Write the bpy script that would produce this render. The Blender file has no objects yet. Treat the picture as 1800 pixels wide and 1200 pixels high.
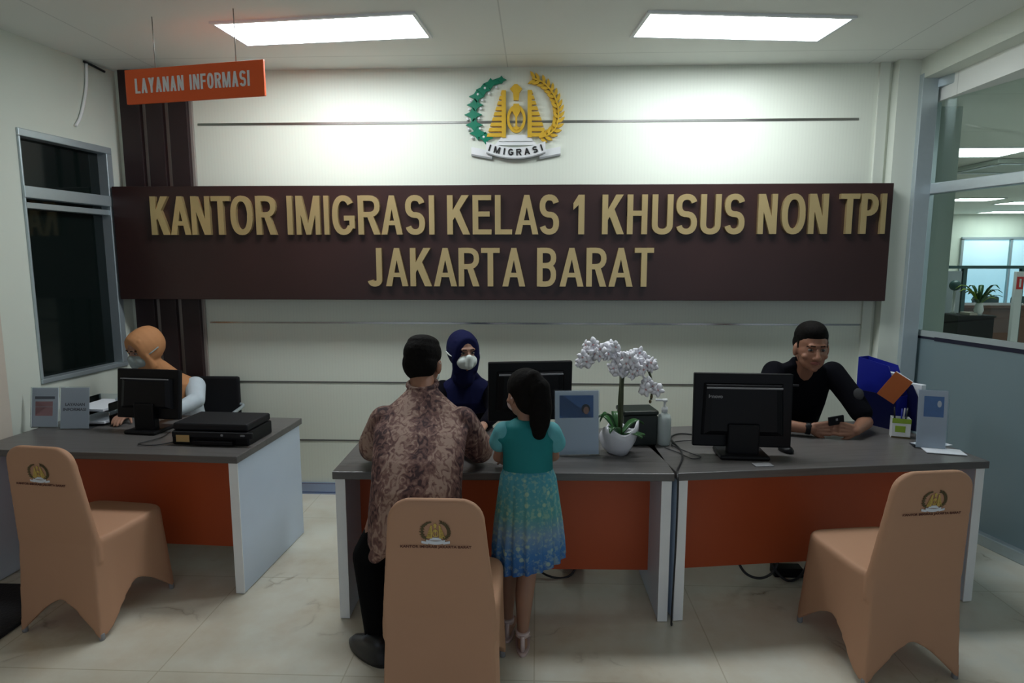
import bpy, bmesh, math, random
from mathutils import Vector, Matrix, Euler
random.seed(7)
S = bpy.context.scene
COL = S.collection
PI = math.pi
R = math.radians

# ------------------------------------------------------------ camera, world, exposure
cam_d = bpy.data.cameras.new('camera'); cam = bpy.data.objects.new('camera', cam_d); COL.objects.link(cam)
cam.location = (0, 0, 1.74)
cam.rotation_euler = (R(90-7.5), 0, R(2.2))
cam_d.sensor_width = 36.0; cam_d.lens = 36.0*1100/1800
cam_d.clip_start = .05
S.camera = cam
w = bpy.data.worlds.new('world'); S.world = w; w.use_nodes = True
w.node_tree.nodes['Background'].inputs[0].default_value = (.75, .86, 1.0, 1)
w.node_tree.nodes['Background'].inputs[1].default_value = .17
S.view_settings.view_transform = 'Standard'; S.view_settings.look = 'None'
S.view_settings.gamma = 1; S.view_settings.use_curve_mapping = False
S.view_settings.exposure = 1.45
LIGHT_E = 9.0          # luminance of the ceiling troffers over the counter
LIGHT_BACK = .3       # dimmed troffers in the waiting area behind the camera
LIGHT_FAR = 5.0        # troffers in the office beyond the glass

# ------------------------------------------------------------ materials
def mat(name, col, rough=.5, metal=0, var=.06, scale=6, bump=0, coat=0, spec=.5):
    m = bpy.data.materials.new(name); m.use_nodes = True
    nt = m.node_tree; b = nt.nodes['Principled BSDF']
    b.inputs['Roughness'].default_value = rough; b.inputs['Metallic'].default_value = metal
    b.inputs['Coat Weight'].default_value = coat
    b.inputs['Specular IOR Level'].default_value = spec
    tc = nt.nodes.new('ShaderNodeTexCoord'); n = nt.nodes.new('ShaderNodeTexNoise')
    n.inputs['Scale'].default_value = scale; n.inputs['Detail'].default_value = 4
    nt.links.new(tc.outputs['Object'], n.inputs['Vector'])
    mr = nt.nodes.new('ShaderNodeMapRange')
    mr.inputs['To Min'].default_value = 1-var; mr.inputs['To Max'].default_value = 1+var
    nt.links.new(n.outputs['Fac'], mr.inputs['Value'])
    mx = nt.nodes.new('ShaderNodeVectorMath'); mx.operation = 'SCALE'
    mx.inputs[0].default_value = col[:3]
    nt.links.new(mr.outputs[0], mx.inputs['Scale'])
    nt.links.new(mx.outputs[0], b.inputs['Base Color'])
    if bump:
        bp = nt.nodes.new('ShaderNodeBump'); bp.inputs['Strength'].default_value = bump; bp.inputs['Distance'].default_value = .01
        nt.links.new(n.outputs['Fac'], bp.inputs['Height']); nt.links.new(bp.outputs[0], b.inputs['Normal'])
    return m

def ramp(nt, fac, stops):
    r = nt.nodes.new('ShaderNodeValToRGB')
    while len(r.color_ramp.elements) < len(stops): r.color_ramp.elements.new(.5)
    for e, (p, c) in zip(r.color_ramp.elements, stops): e.position = p; e.color = (*c, 1)
    nt.links.new(fac, r.inputs[0]); return r

def emis(name, col, st):
    m = bpy.data.materials.new(name); m.use_nodes = True; nt = m.node_tree
    b = nt.nodes['Principled BSDF']; b.inputs['Base Color'].default_value = (.8, .8, .8, 1)
    b.inputs['Emission Color'].default_value = (*col, 1); b.inputs['Emission Strength'].default_value = st
    return m

def glass_clear(name, tint=(.86, .93, .9), mix=.08):
    m = bpy.data.materials.new(name); m.use_nodes = True; nt = m.node_tree
    nt.nodes.remove(nt.nodes['Principled BSDF']); out = nt.nodes['Material Output']
    t = nt.nodes.new('ShaderNodeBsdfTransparent'); t.inputs[0].default_value = (*tint, 1)
    g = nt.nodes.new('ShaderNodeBsdfGlossy'); g.inputs['Roughness'].default_value = .03
    lw = nt.nodes.new('ShaderNodeFresnel'); lw.inputs[0].default_value = 1.3
    mx = nt.nodes.new('ShaderNodeMixShader')
    nt.links.new(lw.outputs[0], mx.inputs[0]); nt.links.new(t.outputs[0], mx.inputs[1]); nt.links.new(g.outputs[0], mx.inputs[2])
    nt.links.new(mx.outputs[0], out.inputs[0]); return m

def glass_frost(name, col=(.25, .34, .37), tr=.35):
    m = bpy.data.materials.new(name); m.use_nodes = True; nt = m.node_tree
    nt.nodes.remove(nt.nodes['Principled BSDF']); out = nt.nodes['Material Output']
    d = nt.nodes.new('ShaderNodeBsdfDiffuse'); d.inputs[0].default_value = (*col, 1)
    t = nt.nodes.new('ShaderNodeBsdfTranslucent'); t.inputs[0].default_value = (*col, 1)
    g = nt.nodes.new('ShaderNodeBsdfGlossy'); g.inputs['Roughness'].default_value = .28
    m1 = nt.nodes.new('ShaderNodeMixShader'); m1.inputs[0].default_value = tr
    m2 = nt.nodes.new('ShaderNodeMixShader'); m2.inputs[0].default_value = .10
    nt.links.new(d.outputs[0], m1.inputs[1]); nt.links.new(t.outputs[0], m1.inputs[2])
    nt.links.new(m1.outputs[0], m2.inputs[1]); nt.links.new(g.outputs[0], m2.inputs[2])
    nt.links.new(m2.outputs[0], out.inputs[0]); return m

def wall_panel_mat():
    m = mat('cream_wall_panel', (.70, .74, .64), .38, var=.02, scale=2)
    nt = m.node_tree; b = nt.nodes['Principled BSDF']
    tc = nt.nodes.new('ShaderNodeTexCoord'); wv = nt.nodes.new('ShaderNodeTexWave'); wv.inputs['Scale'].default_value = 14
    wv.inputs['Distortion'].default_value = .6; wv.bands_direction = 'X'
    nt.links.new(tc.outputs['Object'], wv.inputs['Vector'])
    rp = ramp(nt, wv.outputs['Fac'], [(0, (.70, .735, .64)), (.12, (.715, .752, .655)), (1, (.72, .76, .66))])
    nt.links.new(rp.outputs[0], b.inputs['Base Color'])
    return m

def marble_mat():
    m = mat('marble_floor', (.6, .6, .5), .17, var=.05)
    nt = m.node_tree; b = nt.nodes['Principled BSDF']; L = nt.links
    tc = nt.nodes.new('ShaderNodeTexCoord')
    n1 = nt.nodes.new('ShaderNodeTexNoise'); n1.inputs['Scale'].default_value = 1.6; n1.inputs['Detail'].default_value = 8; n1.inputs['Roughness'].default_value = .6
    L.new(tc.outputs['Object'], n1.inputs['Vector'])
    base = ramp(nt, n1.outputs['Fac'], [(.25, (.50, .39, .26)), (.42, (.66, .60, .48)), (.6, (.73, .72, .62)), (.8, (.64, .69, .65))])
    # broken veins: a warped voronoi edge masked by large noise
    n2 = nt.nodes.new('ShaderNodeTexNoise'); n2.inputs['Scale'].default_value = 3.2; n2.inputs['Detail'].default_value = 6
    L.new(tc.outputs['Object'], n2.inputs['Vector'])
    sc = nt.nodes.new('ShaderNodeVectorMath'); sc.operation = 'SCALE'; sc.inputs['Scale'].default_value = .55
    L.new(n2.outputs['Color'], sc.inputs[0])
    ad = nt.nodes.new('ShaderNodeVectorMath'); ad.operation = 'ADD'
    L.new(tc.outputs['Object'], ad.inputs[0]); L.new(sc.outputs[0], ad.inputs[1])
    vo = nt.nodes.new('ShaderNodeTexVoronoi'); vo.feature = 'DISTANCE_TO_EDGE'; vo.inputs['Scale'].default_value = 1.9
    L.new(ad.outputs[0], vo.inputs['Vector'])
    vr = ramp(nt, vo.outputs['Distance'], [(0, (1, 1, 1)), (.018, (.35, .35, .35)), (.05, (0, 0, 0))])
    n3 = nt.nodes.new('ShaderNodeTexNoise'); n3.inputs['Scale'].default_value = 2.3; n3.inputs['Detail'].default_value = 3
    L.new(tc.outputs['Object'], n3.inputs['Vector'])
    mk = ramp(nt, n3.outputs['Fac'], [(.56, (0, 0, 0)), (.70, (1, 1, 1))])
    mu = nt.nodes.new('ShaderNodeMath'); mu.operation = 'MULTIPLY'
    L.new(vr.outputs[0], mu.inputs[0]); L.new(mk.outputs[0], mu.inputs[1])
    mx = nt.nodes.new('ShaderNodeMix'); mx.data_type = 'RGBA'
    L.new(mu.outputs[0], mx.inputs['Factor']); L.new(base.outputs[0], mx.inputs['A']); mx.inputs['B'].default_value = (.30, .24, .17, 1)
    # tile joints
    br = nt.nodes.new('ShaderNodeTexBrick'); br.offset = 0; br.inputs['Scale'].default_value = 1
    br.inputs['Brick Width'].default_value = .8; br.inputs['Row Height'].default_value = .8; br.inputs['Mortar Size'].default_value = .003
    br.inputs['Color1'].default_value = (1, 1, 1, 1); br.inputs['Color2'].default_value = (.95, .95, .95, 1); br.inputs['Mortar'].default_value = (.78, .76, .70, 1)
    L.new(tc.outputs['Object'], br.inputs['Vector'])
    m3 = nt.nodes.new('ShaderNodeMix'); m3.data_type = 'RGBA'; m3.blend_type = 'MULTIPLY'; m3.inputs['Factor'].default_value = 1
    L.new(mx.outputs['Result'], m3.inputs['A']); L.new(br.outputs['Color'], m3.inputs['B'])
    L.new(m3.outputs['Result'], b.inputs['Base Color'])
    return m

def ceiling_mat():
    m = mat('ceiling_paint', (.62, .64, .62), .8, var=.03)
    nt = m.node_tree; b = nt.nodes['Principled BSDF']
    tc = nt.nodes.new('ShaderNodeTexCoord')
    mp = nt.nodes.new('ShaderNodeMapping'); mp.inputs['Location'].default_value = (.2, .62, 0)
    nt.links.new(tc.outputs['Object'], mp.inputs['Vector'])
    br = nt.nodes.new('ShaderNodeTexBrick'); br.offset = 0; br.inputs['Scale'].default_value = 1
    br.inputs['Brick Width'].default_value = 2.4; br.inputs['Row Height'].default_value = 1.2; br.inputs['Mortar Size'].default_value = .004
    c = (.84, .86, .82, 1)
    br.inputs['Color1'].default_value = c; br.inputs['Color2'].default_value = c; br.inputs['Mortar'].default_value = (.66, .68, .65, 1)
    nt.links.new(mp.outputs[0], br.inputs['Vector']); nt.links.new(br.outputs['Color'], b.inputs['Base Color'])
    return m

def wood_top_mat():
    m = mat('grey_wood_laminate', (.1, .1, .1), .33, var=.1)
    nt = m.node_tree; b = nt.nodes['Principled BSDF']
    tc = nt.nodes.new('ShaderNodeTexCoord'); mp = nt.nodes.new('ShaderNodeMapping'); mp.inputs['Scale'].default_value = (1.2, 22, 22)
    nt.links.new(tc.outputs['Object'], mp.inputs['Vector'])
    n = nt.nodes.new('ShaderNodeTexNoise'); n.inputs['Scale'].default_value = 2; n.inputs['Detail'].default_value = 5
    nt.links.new(mp.outputs[0], n.inputs['Vector'])
    rp = ramp(nt, n.outputs['Fac'], [(.3, (.085, .078, .075)), (.55, (.12, .112, .108)), (.75, (.098, .09, .087))])
    nt.links.new(rp.outputs[0], b.inputs['Base Color']); return m

def batik_mat():
    m = mat('batik_cloth', (.2, .1, .08), .8)
    nt = m.node_tree; b = nt.nodes['Principled BSDF']; L = nt.links
    tc = nt.nodes.new('ShaderNodeTexCoord')
    mp = nt.nodes.new('ShaderNodeMapping'); mp.inputs['Scale'].default_value = (26, 26, 15)
    L.new(tc.outputs['Object'], mp.inputs['Vector'])
    n = nt.nodes.new('ShaderNodeTexNoise'); n.inputs['Scale'].default_value = 1.3; n.inputs['Detail'].default_value = 6; n.inputs['Distortion'].default_value = 1.5
    L.new(mp.outputs[0], n.inputs['Vector'])
    wv = nt.nodes.new('ShaderNodeTexWave'); wv.bands_direction = 'X'; wv.inputs['Scale'].default_value = 1.6; wv.inputs['Distortion'].default_value = 2.5; wv.inputs['Detail'].default_value = 3
    L.new(tc.outputs['Object'], wv.inputs['Vector'])
    ad = nt.nodes.new('ShaderNodeMath'); ad.operation = 'MULTIPLY_ADD'; ad.inputs[1].default_value = .22
    L.new(wv.outputs['Fac'], ad.inputs[0]); L.new(n.outputs['Fac'], ad.inputs[2])
    rp = ramp(nt, ad.outputs[0], [(.42, (.035, .012, .014)), (.52, (.12, .055, .048)), (.62, (.19, .10, .08)), (.74, (.36, .24, .19))])
    L.new(rp.outputs[0], b.inputs['Base Color']); return m

def skirt_mat():
    m = mat('skirt_cloth', (.1, .3, .5), .75)
    nt = m.node_tree; b = nt.nodes['Principled BSDF']; L = nt.links
    tc = nt.nodes.new('ShaderNodeTexCoord'); sx = nt.nodes.new('ShaderNodeSeparateXYZ'); L.new(tc.outputs['Object'], sx.inputs[0])
    mr = nt.nodes.new('ShaderNodeMapRange'); mr.inputs['From Min'].default_value = .38; mr.inputs['From Max'].default_value = .86
    L.new(sx.outputs['Z'], mr.inputs['Value'])
    base = ramp(nt, mr.outputs[0], [(0, (.02, .11, .40)), (.25, (.04, .17, .42)), (.42, (.17, .29, .42)), (.58, (.08, .30, .30)), (1, (.05, .28, .38))])
    v = nt.nodes.new('ShaderNodeTexVoronoi'); v.inputs['Scale'].default_value = 22; L.new(tc.outputs['Object'], v.inputs['Vector'])
    fl = ramp(nt, v.outputs['Distance'], [(.17, (1, 1, 1)), (.26, (0, 0, 0))])
    n = nt.nodes.new('ShaderNodeTexNoise'); n.inputs['Scale'].default_value = 60; L.new(tc.outputs['Object'], n.inputs['Vector'])
    nr = ramp(nt, n.outputs['Fac'], [(.5, (0, 0, 0)), (.64, (.55, .55, .55))])
    mm = nt.nodes.new('ShaderNodeMath'); mm.operation = 'MAXIMUM'; L.new(fl.outputs[0], mm.inputs[0]); L.new(nr.outputs[0], mm.inputs[1])
    m2 = nt.nodes.new('ShaderNodeMath'); m2.operation = 'MULTIPLY'; m2.inputs[1].default_value = .55; L.new(mm.outputs[0], m2.inputs[0])
    mx = nt.nodes.new('ShaderNodeMix'); mx.data_type = 'RGBA'; L.new(m2.outputs[0], mx.inputs['Factor'])
    L.new(base.outputs[0], mx.inputs['A']); mx.inputs['B'].default_value = (.50, .62, .35, 1)
    L.new(mx.outputs['Result'], b.inputs['Base Color']); return m

M = dict(
    wall=mat('wall_paint', (.66, .70, .62), .6, var=.02), panel=wall_panel_mat(), floor=marble_mat(), ceil=ceiling_mat(),
    pink=mat('beige_trim_paint', (.60, .53, .45), .6), alu=mat('brushed_aluminium', (.50, .57, .60), .35, .6, var=.05, scale=30),
    alud=mat('dark_aluminium', (.22, .24, .24), .4, .6), inlay=mat('steel_inlay', (.42, .42, .40), .22, 1, var=.1, scale=3),
    groove=mat('groove_shadow_strip', (.13, .13, .12), .5, .3), basebd=mat('blue_steel_skirting', (.32, .40, .60), .25, .8),
    blackglass=mat('dark_window_glass', (.006, .010, .009), .08, 0, var=.2, scale=1.5, spec=.35), brown=mat('dark_brown_board', (.030, .0115, .010), .36, var=.25, scale=2.2),
    brownslat=mat('brown_slat', (.022, .009, .010), .45, var=.2), slatgap=mat('grey_slat_gap', (.34, .30, .27), .4, .2),
    gold=mat('gold_letter_metal', (.66, .50, .24), .34, .75, var=.18, scale=2.5), goldp=mat('gold_paint', (.80, .50, .05), .35, .3, var=.12, scale=20),
    green=mat('green_enamel', (.0, .20, .11), .35, var=.1), white=mat('white_plastic', (.78, .80, .80), .35), blackt=mat('black_lettering', (.012, .012, .012), .5),
    silver=mat('silver_edge', (.35, .36, .36), .4, .4),
    orange=mat('orange_sign_face', (.85, .12, .02), .4, var=.03), redor=mat('orange_red_laminate', (.50, .085, .022), .45, var=.12, scale=2.5),
    top=wood_top_mat(), side=mat('pale_blue_grey_laminate', (.60, .69, .80), .4, var=.03), inner=mat('grey_inner_laminate', (.55, .60, .67), .4, var=.03),
    edge=mat('light_grey_edge', (.88, .89, .89), .4), wire=mat('black_cable', (.012, .012, .014), .45), steelwire=mat('thin_steel_wire', (.22, .22, .2), .4, .6),
    black=mat('black_plastic', (.0035, .0035, .005), .42, spec=.22), blackm=mat('black_matte_plastic', (.008, .008, .010), .6, spec=.3), screen=mat('dark_screen', (.01, .01, .012), .12),
    grey=mat('grey_plastic', (.25, .25, .26), .5), chair=mat('beige_spandex', (.50, .275, .165), .72, var=.05, scale=3, bump=.05),
    dred=mat('dark_red_print', (.11, .03, .02), .7), goldprint=mat('gold_print', (.60, .42, .10), .6), brownprint=mat('dark_olive_print', (.10, .075, .03), .7),
    skin=mat('brown_skin', (.30, .14, .085), .5, var=.05, scale=25), skinp=mat('light_brown_skin', (.34, .18, .12), .5, var=.05, scale=25),
    lips=mat('lips', (.25, .08, .06), .5), hair=mat('black_hair', (.0045, .0035, .003), .8, var=.4, scale=60, bump=.4, spec=.12), eyew=mat('eye_white', (.20, .17, .15), .3), eyeb=mat('eye_dark', (.012, .008, .006), .2),
    navyk=mat('black_uniform_cloth', (.0045, .0045, .007), .9, spec=.08, var=.2, scale=14, bump=.1), patch=mat('grey_badge', (.025, .025, .028), .8),
    navy=mat('navy_hijab', (.006, .008, .045), .85, spec=.15, bump=.1), navyb=mat('black_navy_blouse', (.0048, .0044, .008), .9, spec=.08), greyc=mat('grey_cloth', (.16, .16, .19), .8),
    tan=mat('tan_hijab', (.46, .21, .085), .8, var=.1, scale=12, bump=.15), bluegrey=mat('pale_blue_blouse', (.50, .57, .62), .8, var=.08, scale=16, bump=.2),
    mask=mat('white_face_mask', (.62, .68, .64), .8), maskg=mat('grey_green_mask', (.28, .32, .31), .8),
    batik=batik_mat(), trouser=mat('black_trouser', (.004, .004, .0048), .9, spec=.08), shoe=mat('black_shoe_leather', (.010, .010, .013), .35),
    teal=mat('turquoise_blouse', (.0, .19, .20), .75, var=.12, scale=9, bump=.1), puff=mat('pale_aqua_sleeve', (.10, .38, .42), .75, var=.25, scale=16), skirt=skirt_mat(),
    sandal=mat('pale_pink_strap', (.62, .48, .46), .5), acry=glass_clear('clear_acrylic', (.90, .93, .95)), paper=mat('white_paper', (.74, .77, .82), .6, var=.02),
    paperp=mat('pink_print', (.62, .33, .33), .6), paperb=mat('blue_print', (.12, .26, .55), .55, var=.15, scale=30), paperg=mat('grey_print', (.18, .19, .22), .6),
    leaf=mat('orchid_leaf', (.03, .11, .03), .35, var=.2), petal=mat('white_petal', (.86, .85, .90), .6, var=.05), stem=mat('green_stem', (.045, .055, .02), .5), pot=mat('white_ceramic', (.70, .70, .74), .25),
    dgreen=mat('dark_green_box', (.006, .013, .010), .35), bottle=mat('frosted_bottle', (.50, .56, .54), .25), blueb=mat('blue_cardboard', (.004, .010, .22), .4), bluef=mat('navy_card_and_shade', (.002, .004, .045), .4),
    ybook=mat('orange_book_cover', (.42, .10, .015), .5), lime=mat('lime_green_label', (.28, .42, .03), .5), mat_=mat('black_floor_mat', (.010, .010, .012), .9, var=.3, scale=80, bump=.4),
    bluebin=mat('blue_bin_plastic', (.01, .03, .35), .4), glass=glass_clear('clear_glass'), frost=glass_frost('frosted_glass'), band=mat('grey_film_band', (.33, .38, .38), .5), blackband=mat('black_film_band', (.012, .012, .03), .4),
    column=mat('grey_green_column', (.40, .46, .41), .6), farwall=mat('far_wall_paint', (.66, .70, .62), .7), cubicle=mat('grey_cubicle_cloth', (.40, .45, .48), .8), cubframe=mat('dark_green_frame', (.05, .11, .11), .4),
    browncnt=mat('brown_counter', (.14, .065, .04), .5), red=mat('red_sign_face', (.65, .03, .03), .5), redt=mat('white_sign_text', (.8, .8, .8), .5),
    lightE=emis('troffer_tube_glow', (.90, .96, 1.0), LIGHT_E), lightB=emis('dim_troffer_glow', (1.0, .86, .72), LIGHT_BACK), lightF=emis('office_troffer_glow', (.92, .98, 1.0), LIGHT_FAR),
    skyblue=emis('daylit_blue_window', (.10, .34, .50), .42), trofframe=mat('troffer_frame', (.75, .78, .8), .4),
)

# ------------------------------------------------------------ mesh helpers
def box(bm, x0, x1, y0, y1, z0, z1, bev=0, mi=0):
    r = bmesh.ops.create_cube(bm, size=1)
    vs = r['verts']
    for v in vs: v.co = Vector(((x0+x1)/2+v.co.x*(x1-x0), (y0+y1)/2+v.co.y*(y1-y0), (z0+z1)/2+v.co.z*(z1-z0)))
    fs = set(f for v in vs for f in v.link_faces)
    for f in fs: f.material_index = mi
    if bev:
        es = list(set(e for f in fs for e in f.edges))
        rr = bmesh.ops.bevel(bm, geom=es, offset=bev, segments=2, affect='EDGES', profile=.5)
        for f in rr['faces']: f.material_index = mi
def rings(bm, rs, closed=True, mi=0, smooth=True):
    """loft a list of equal length vertex rings, capping both ends"""
    V = [[bm.verts.new(p) for p in r] for r in rs]
    n = len(V[0])
    for a, b in zip(V[:-1], V[1:]):
        for i in range(n):
            f = bm.faces.new((a[i], a[(i+1) % n], b[(i+1) % n], b[i])); f.material_index = mi; f.smooth = smooth
    if closed:
        f = bm.faces.new(list(reversed(V[0]))); f.material_index = mi
        f = bm.faces.new(V[-1]); f.material_index = mi
def frame_of(d):
    d = Vector(d).normalized(); u = Vector((0, 0, 1)) if abs(d.z) < .9 else Vector((1, 0, 0))
    a = d.cross(u).normalized(); b = d.cross(a).normalized(); return d, a, b
def tube(bm, pts, r, n=8, mi=0):
    pts = [Vector(p) for p in pts]; rs = []
    rr = r if isinstance(r, (list, tuple)) else [r]*len(pts)
    a0 = None
    for i, p in enumerate(pts):
        d = (pts[min(i+1, len(pts)-1)]-pts[max(i-1, 0)])
        if d.length < 1e-9: d = Vector((0, 0, 1))
        d.normalize()
        if a0 is None: _, a, b = frame_of(d)
        else:
            a = (a0-d*a0.dot(d)).normalized(); b = d.cross(a)
        a0 = a
        rs.append([p+(a*math.cos(t)+b*math.sin(t))*rr[i] for t in [2*PI*k/n for k in range(n)]])
    rings(bm, rs, mi=mi)
def smoothpts(pts, n=6):
    pts = [Vector(p) for p in pts]; out = []
    for i in range(len(pts)-1):
        p0 = pts[max(i-1, 0)]; p1 = pts[i]; p2 = pts[i+1]; p3 = pts[min(i+2, len(pts)-1)]
        for k in range(n):
            t = k/n
            out.append(.5*((2*p1)+(p2-p0)*t+(2*p0-5*p1+4*p2-p3)*t*t+(3*p1-p0-3*p2+p3)*t**3))
    out.append(pts[-1]); return out
def lathe(bm, prof, c=(0, 0, 0), n=24, mi=0):
    c = Vector(c)
    rings(bm, [[c+Vector((r*math.cos(t), r*math.sin(t), z)) for t in [2*PI*k/n for k in range(n)]] for r, z in prof], mi=mi)
def prism(bm, pts, y0, y1, mi=0):
    """polygon in XZ extruded along Y"""
    a = [bm.verts.new((x, y0, z)) for x, z in pts]; b = [bm.verts.new((x, y1, z)) for x, z in pts]
    n = len(pts)
    for f in [bm.faces.new(a), bm.faces.new(list(reversed(b)))]: f.material_index = mi
    for i in range(n):
        f = bm.faces.new((a[(i+1) % n], a[i], b[i], b[(i+1) % n])); f.material_index = mi
def ell(bm, c, r, rot=None, n=20, mi=0):
    r_ = bmesh.ops.create_uvsphere(bm, u_segments=n, v_segments=max(8, n*2//3), radius=1)
    Mx = Matrix.Translation(Vector(c)) @ ((rot.to_matrix().to_4x4() if isinstance(rot, Euler) else rot.to_4x4()) if rot else Matrix()) @ Matrix.Diagonal((*r, 1))
    for v in r_['verts']: v.co = Mx @ v.co
    for f in set(f for v in r_['verts'] for f in v.link_faces): f.material_index = mi; f.smooth = True
def cap(bm, p0, r0, p1, r1, n=16):
    p0 = Vector(p0); p1 = Vector(p1); d, a, b = frame_of(p1-p0) if (p1-p0).length > 1e-6 else frame_of((0, 0, 1))
    rs = []
    def ring(c, r): return [c+(a*math.cos(t)+b*math.sin(t))*r for t in [2*PI*k/n for k in range(n)]]
    for k in range(1, 6):
        t = PI/2*(k/5); rs.append(ring(p0-d*r0*math.cos(t), r0*math.sin(t)))
    for k in range(0, 5):
        t = PI/2*(k/5); rs.append(ring(p1+d*r1*math.sin(t), r1*math.cos(t)))
    rings(bm, rs)
def hoops(bm, hs, n=28, mi=0, pleat=None):
    """horizontal or tilted elliptical hoops: (centre, rx, ry[, tilt about x, tilt about y])"""
    rs = []
    for k, h in enumerate(hs):
        c = Vector(h[0]); tx = h[3] if len(h) > 3 else 0; ty = h[4] if len(h) > 4 else 0
        E = Euler((tx, ty, 0)).to_matrix(); ring = []
        for i in range(n):
            t = 2*PI*i/n; q = 1
            if pleat: q = 1+pleat[1]*(k/(len(hs)-1))*math.sin(pleat[0]*t)+pleat[1]*.5*(k/(len(hs)-1))*math.sin(pleat[0]*1.7*t+1)
            ring.append(c+E @ Vector((h[1]*math.cos(t)*q, h[2]*math.sin(t)*q, 0)))
        rs.append(ring)
    rings(bm, rs, mi=mi)

def link(name, me, parent=None, mats=None):
    o = bpy.data.objects.new(name, me); COL.objects.link(o)
    for m in (mats if isinstance(mats, (list, tuple)) else [mats]):
        if m: me.materials.append(m)
    if parent: o.parent = parent
    return o
def obj(name, bm, m, parent=None, smooth=None, base=None):
    """one mesh object; base = world position of the parent when the shape was drawn in world coordinates"""
    bmesh.ops.recalc_face_normals(bm, faces=bm.faces)
    me = bpy.data.meshes.new(name)
    if base is not None:
        for v in bm.verts: v.co -= Vector(base)
    bm.to_mesh(me); bm.free()
    if smooth is not None:
        for p in me.polygons: p.use_smooth = smooth
    return link(name, me, parent, m)
def blob(name, bm, m, parent=None, vox=.006, it=4, base=None, sculpt=None):
    """fuse overlapping closed solids into one continuous skin"""
    bmesh.ops.recalc_face_normals(bm, faces=bm.faces)
    me = bpy.data.meshes.new(name); bm.to_mesh(me); bm.free()
    t = bpy.data.objects.new('tmp', me); COL.objects.link(t)
    r = t.modifiers.new('r', 'REMESH'); r.mode = 'VOXEL'; r.voxel_size = vox; r.use_smooth_shade = True
    s = t.modifiers.new('s', 'SMOOTH'); s.factor = .5; s.iterations = it
    dg = bpy.context.evaluated_depsgraph_get(); dg.update()
    nm = bpy.data.meshes.new_from_object(t.evaluated_get(dg))
    bpy.data.objects.remove(t); bpy.data.meshes.remove(me)
    nm.name = name
    if sculpt:
        for v in nm.vertices:
            for c, rad, d in sculpt:
                q = (v.co-c).length/rad
                if q < 1: v.co += d*(1-q*q)**2
    if base is not None:
        b = Vector(base)
        for v in nm.vertices: v.co -= b
    for p in nm.polygons: p.use_smooth = True
    nm.materials.clear()
    return link(name, nm, parent, m)
def thing(name, label, cat, loc=(0, 0, 0), rz=0, group=None):
    o = bpy.data.objects.new(name, None); COL.objects.link(o); o.empty_display_size = .1
    o.location = loc; o.rotation_euler = (0, 0, rz); o['label'] = label; o['category'] = cat
    if group: o['group'] = group
    return o
def tag(o, label, cat, group=None):
    o['label'] = label; o['category'] = cat
    if group: o['group'] = group
    return o
def struct(name, bm, m, label=None, parent=None, smooth=None):
    o = obj(name, bm, m, parent, smooth)
    if not parent: o['kind'] = 'structure'
    if label: o['label'] = label
    if label and not parent: o['category'] = name.split('_')[0]
    return o
def dup(root, loc, rz, label, group=None):
    r = root.copy(); COL.objects.link(r); r.location = loc; r.rotation_euler = (0, 0, rz); r['label'] = label
    if group: r['group'] = group
    for ch in list(root.children):
        c = ch.copy(); COL.objects.link(c); c.parent = r
        for g in list(ch.children):
            d = g.copy(); COL.objects.link(d); d.parent = c
    return r
def B(): return bmesh.new()
def P(name, m, parent, *boxes, bev=.003):
    bm = B()
    for b in boxes: box(bm, *b, bev=bev)
    return obj(name, bm, m, parent)

def glyph_mesh(txt, bold=.02, ext=.01, bevel=0, spacing=1):
    c = bpy.data.curves.new('t', 'FONT'); c.body = txt; c.size = 1; c.offset = bold; c.extrude = ext; c.bevel_depth = bevel; c.space_character = spacing
    o = bpy.data.objects.new('t', c); COL.objects.link(o)
    dg = bpy.context.evaluated_depsgraph_get(); dg.update()
    me = bpy.data.meshes.new_from_object(o.evaluated_get(dg)); bpy.data.objects.remove(o); me.materials.clear()
    return me
def text_box(name, txt, x0, x1, z0, z1, yb, depth, m, parent, bold=.03, spacing=1):
    """letters standing on the plane y = yb, facing -Y, fitted to a rectangle, depth thick towards the viewer"""
    me = glyph_mesh(txt, bold, .05, 0, spacing); vs = me.vertices
    ax = [v.co.x for v in vs]; ay = [v.co.y for v in vs]; az = [v.co.z for v in vs]
    a0, a1, b0, b1, c0, c1 = min(ax), max(ax), min(ay), max(ay), min(az), max(az)
    for v in vs:
        x = x0+(v.co.x-a0)/(a1-a0)*(x1-x0); z = z0+(v.co.y-b0)/(b1-b0)*(z1-z0); y = yb-(v.co.z-c0)/(c1-c0)*depth
        v.co = (x, y, z)
    return link(name, me, parent, m)

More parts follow.
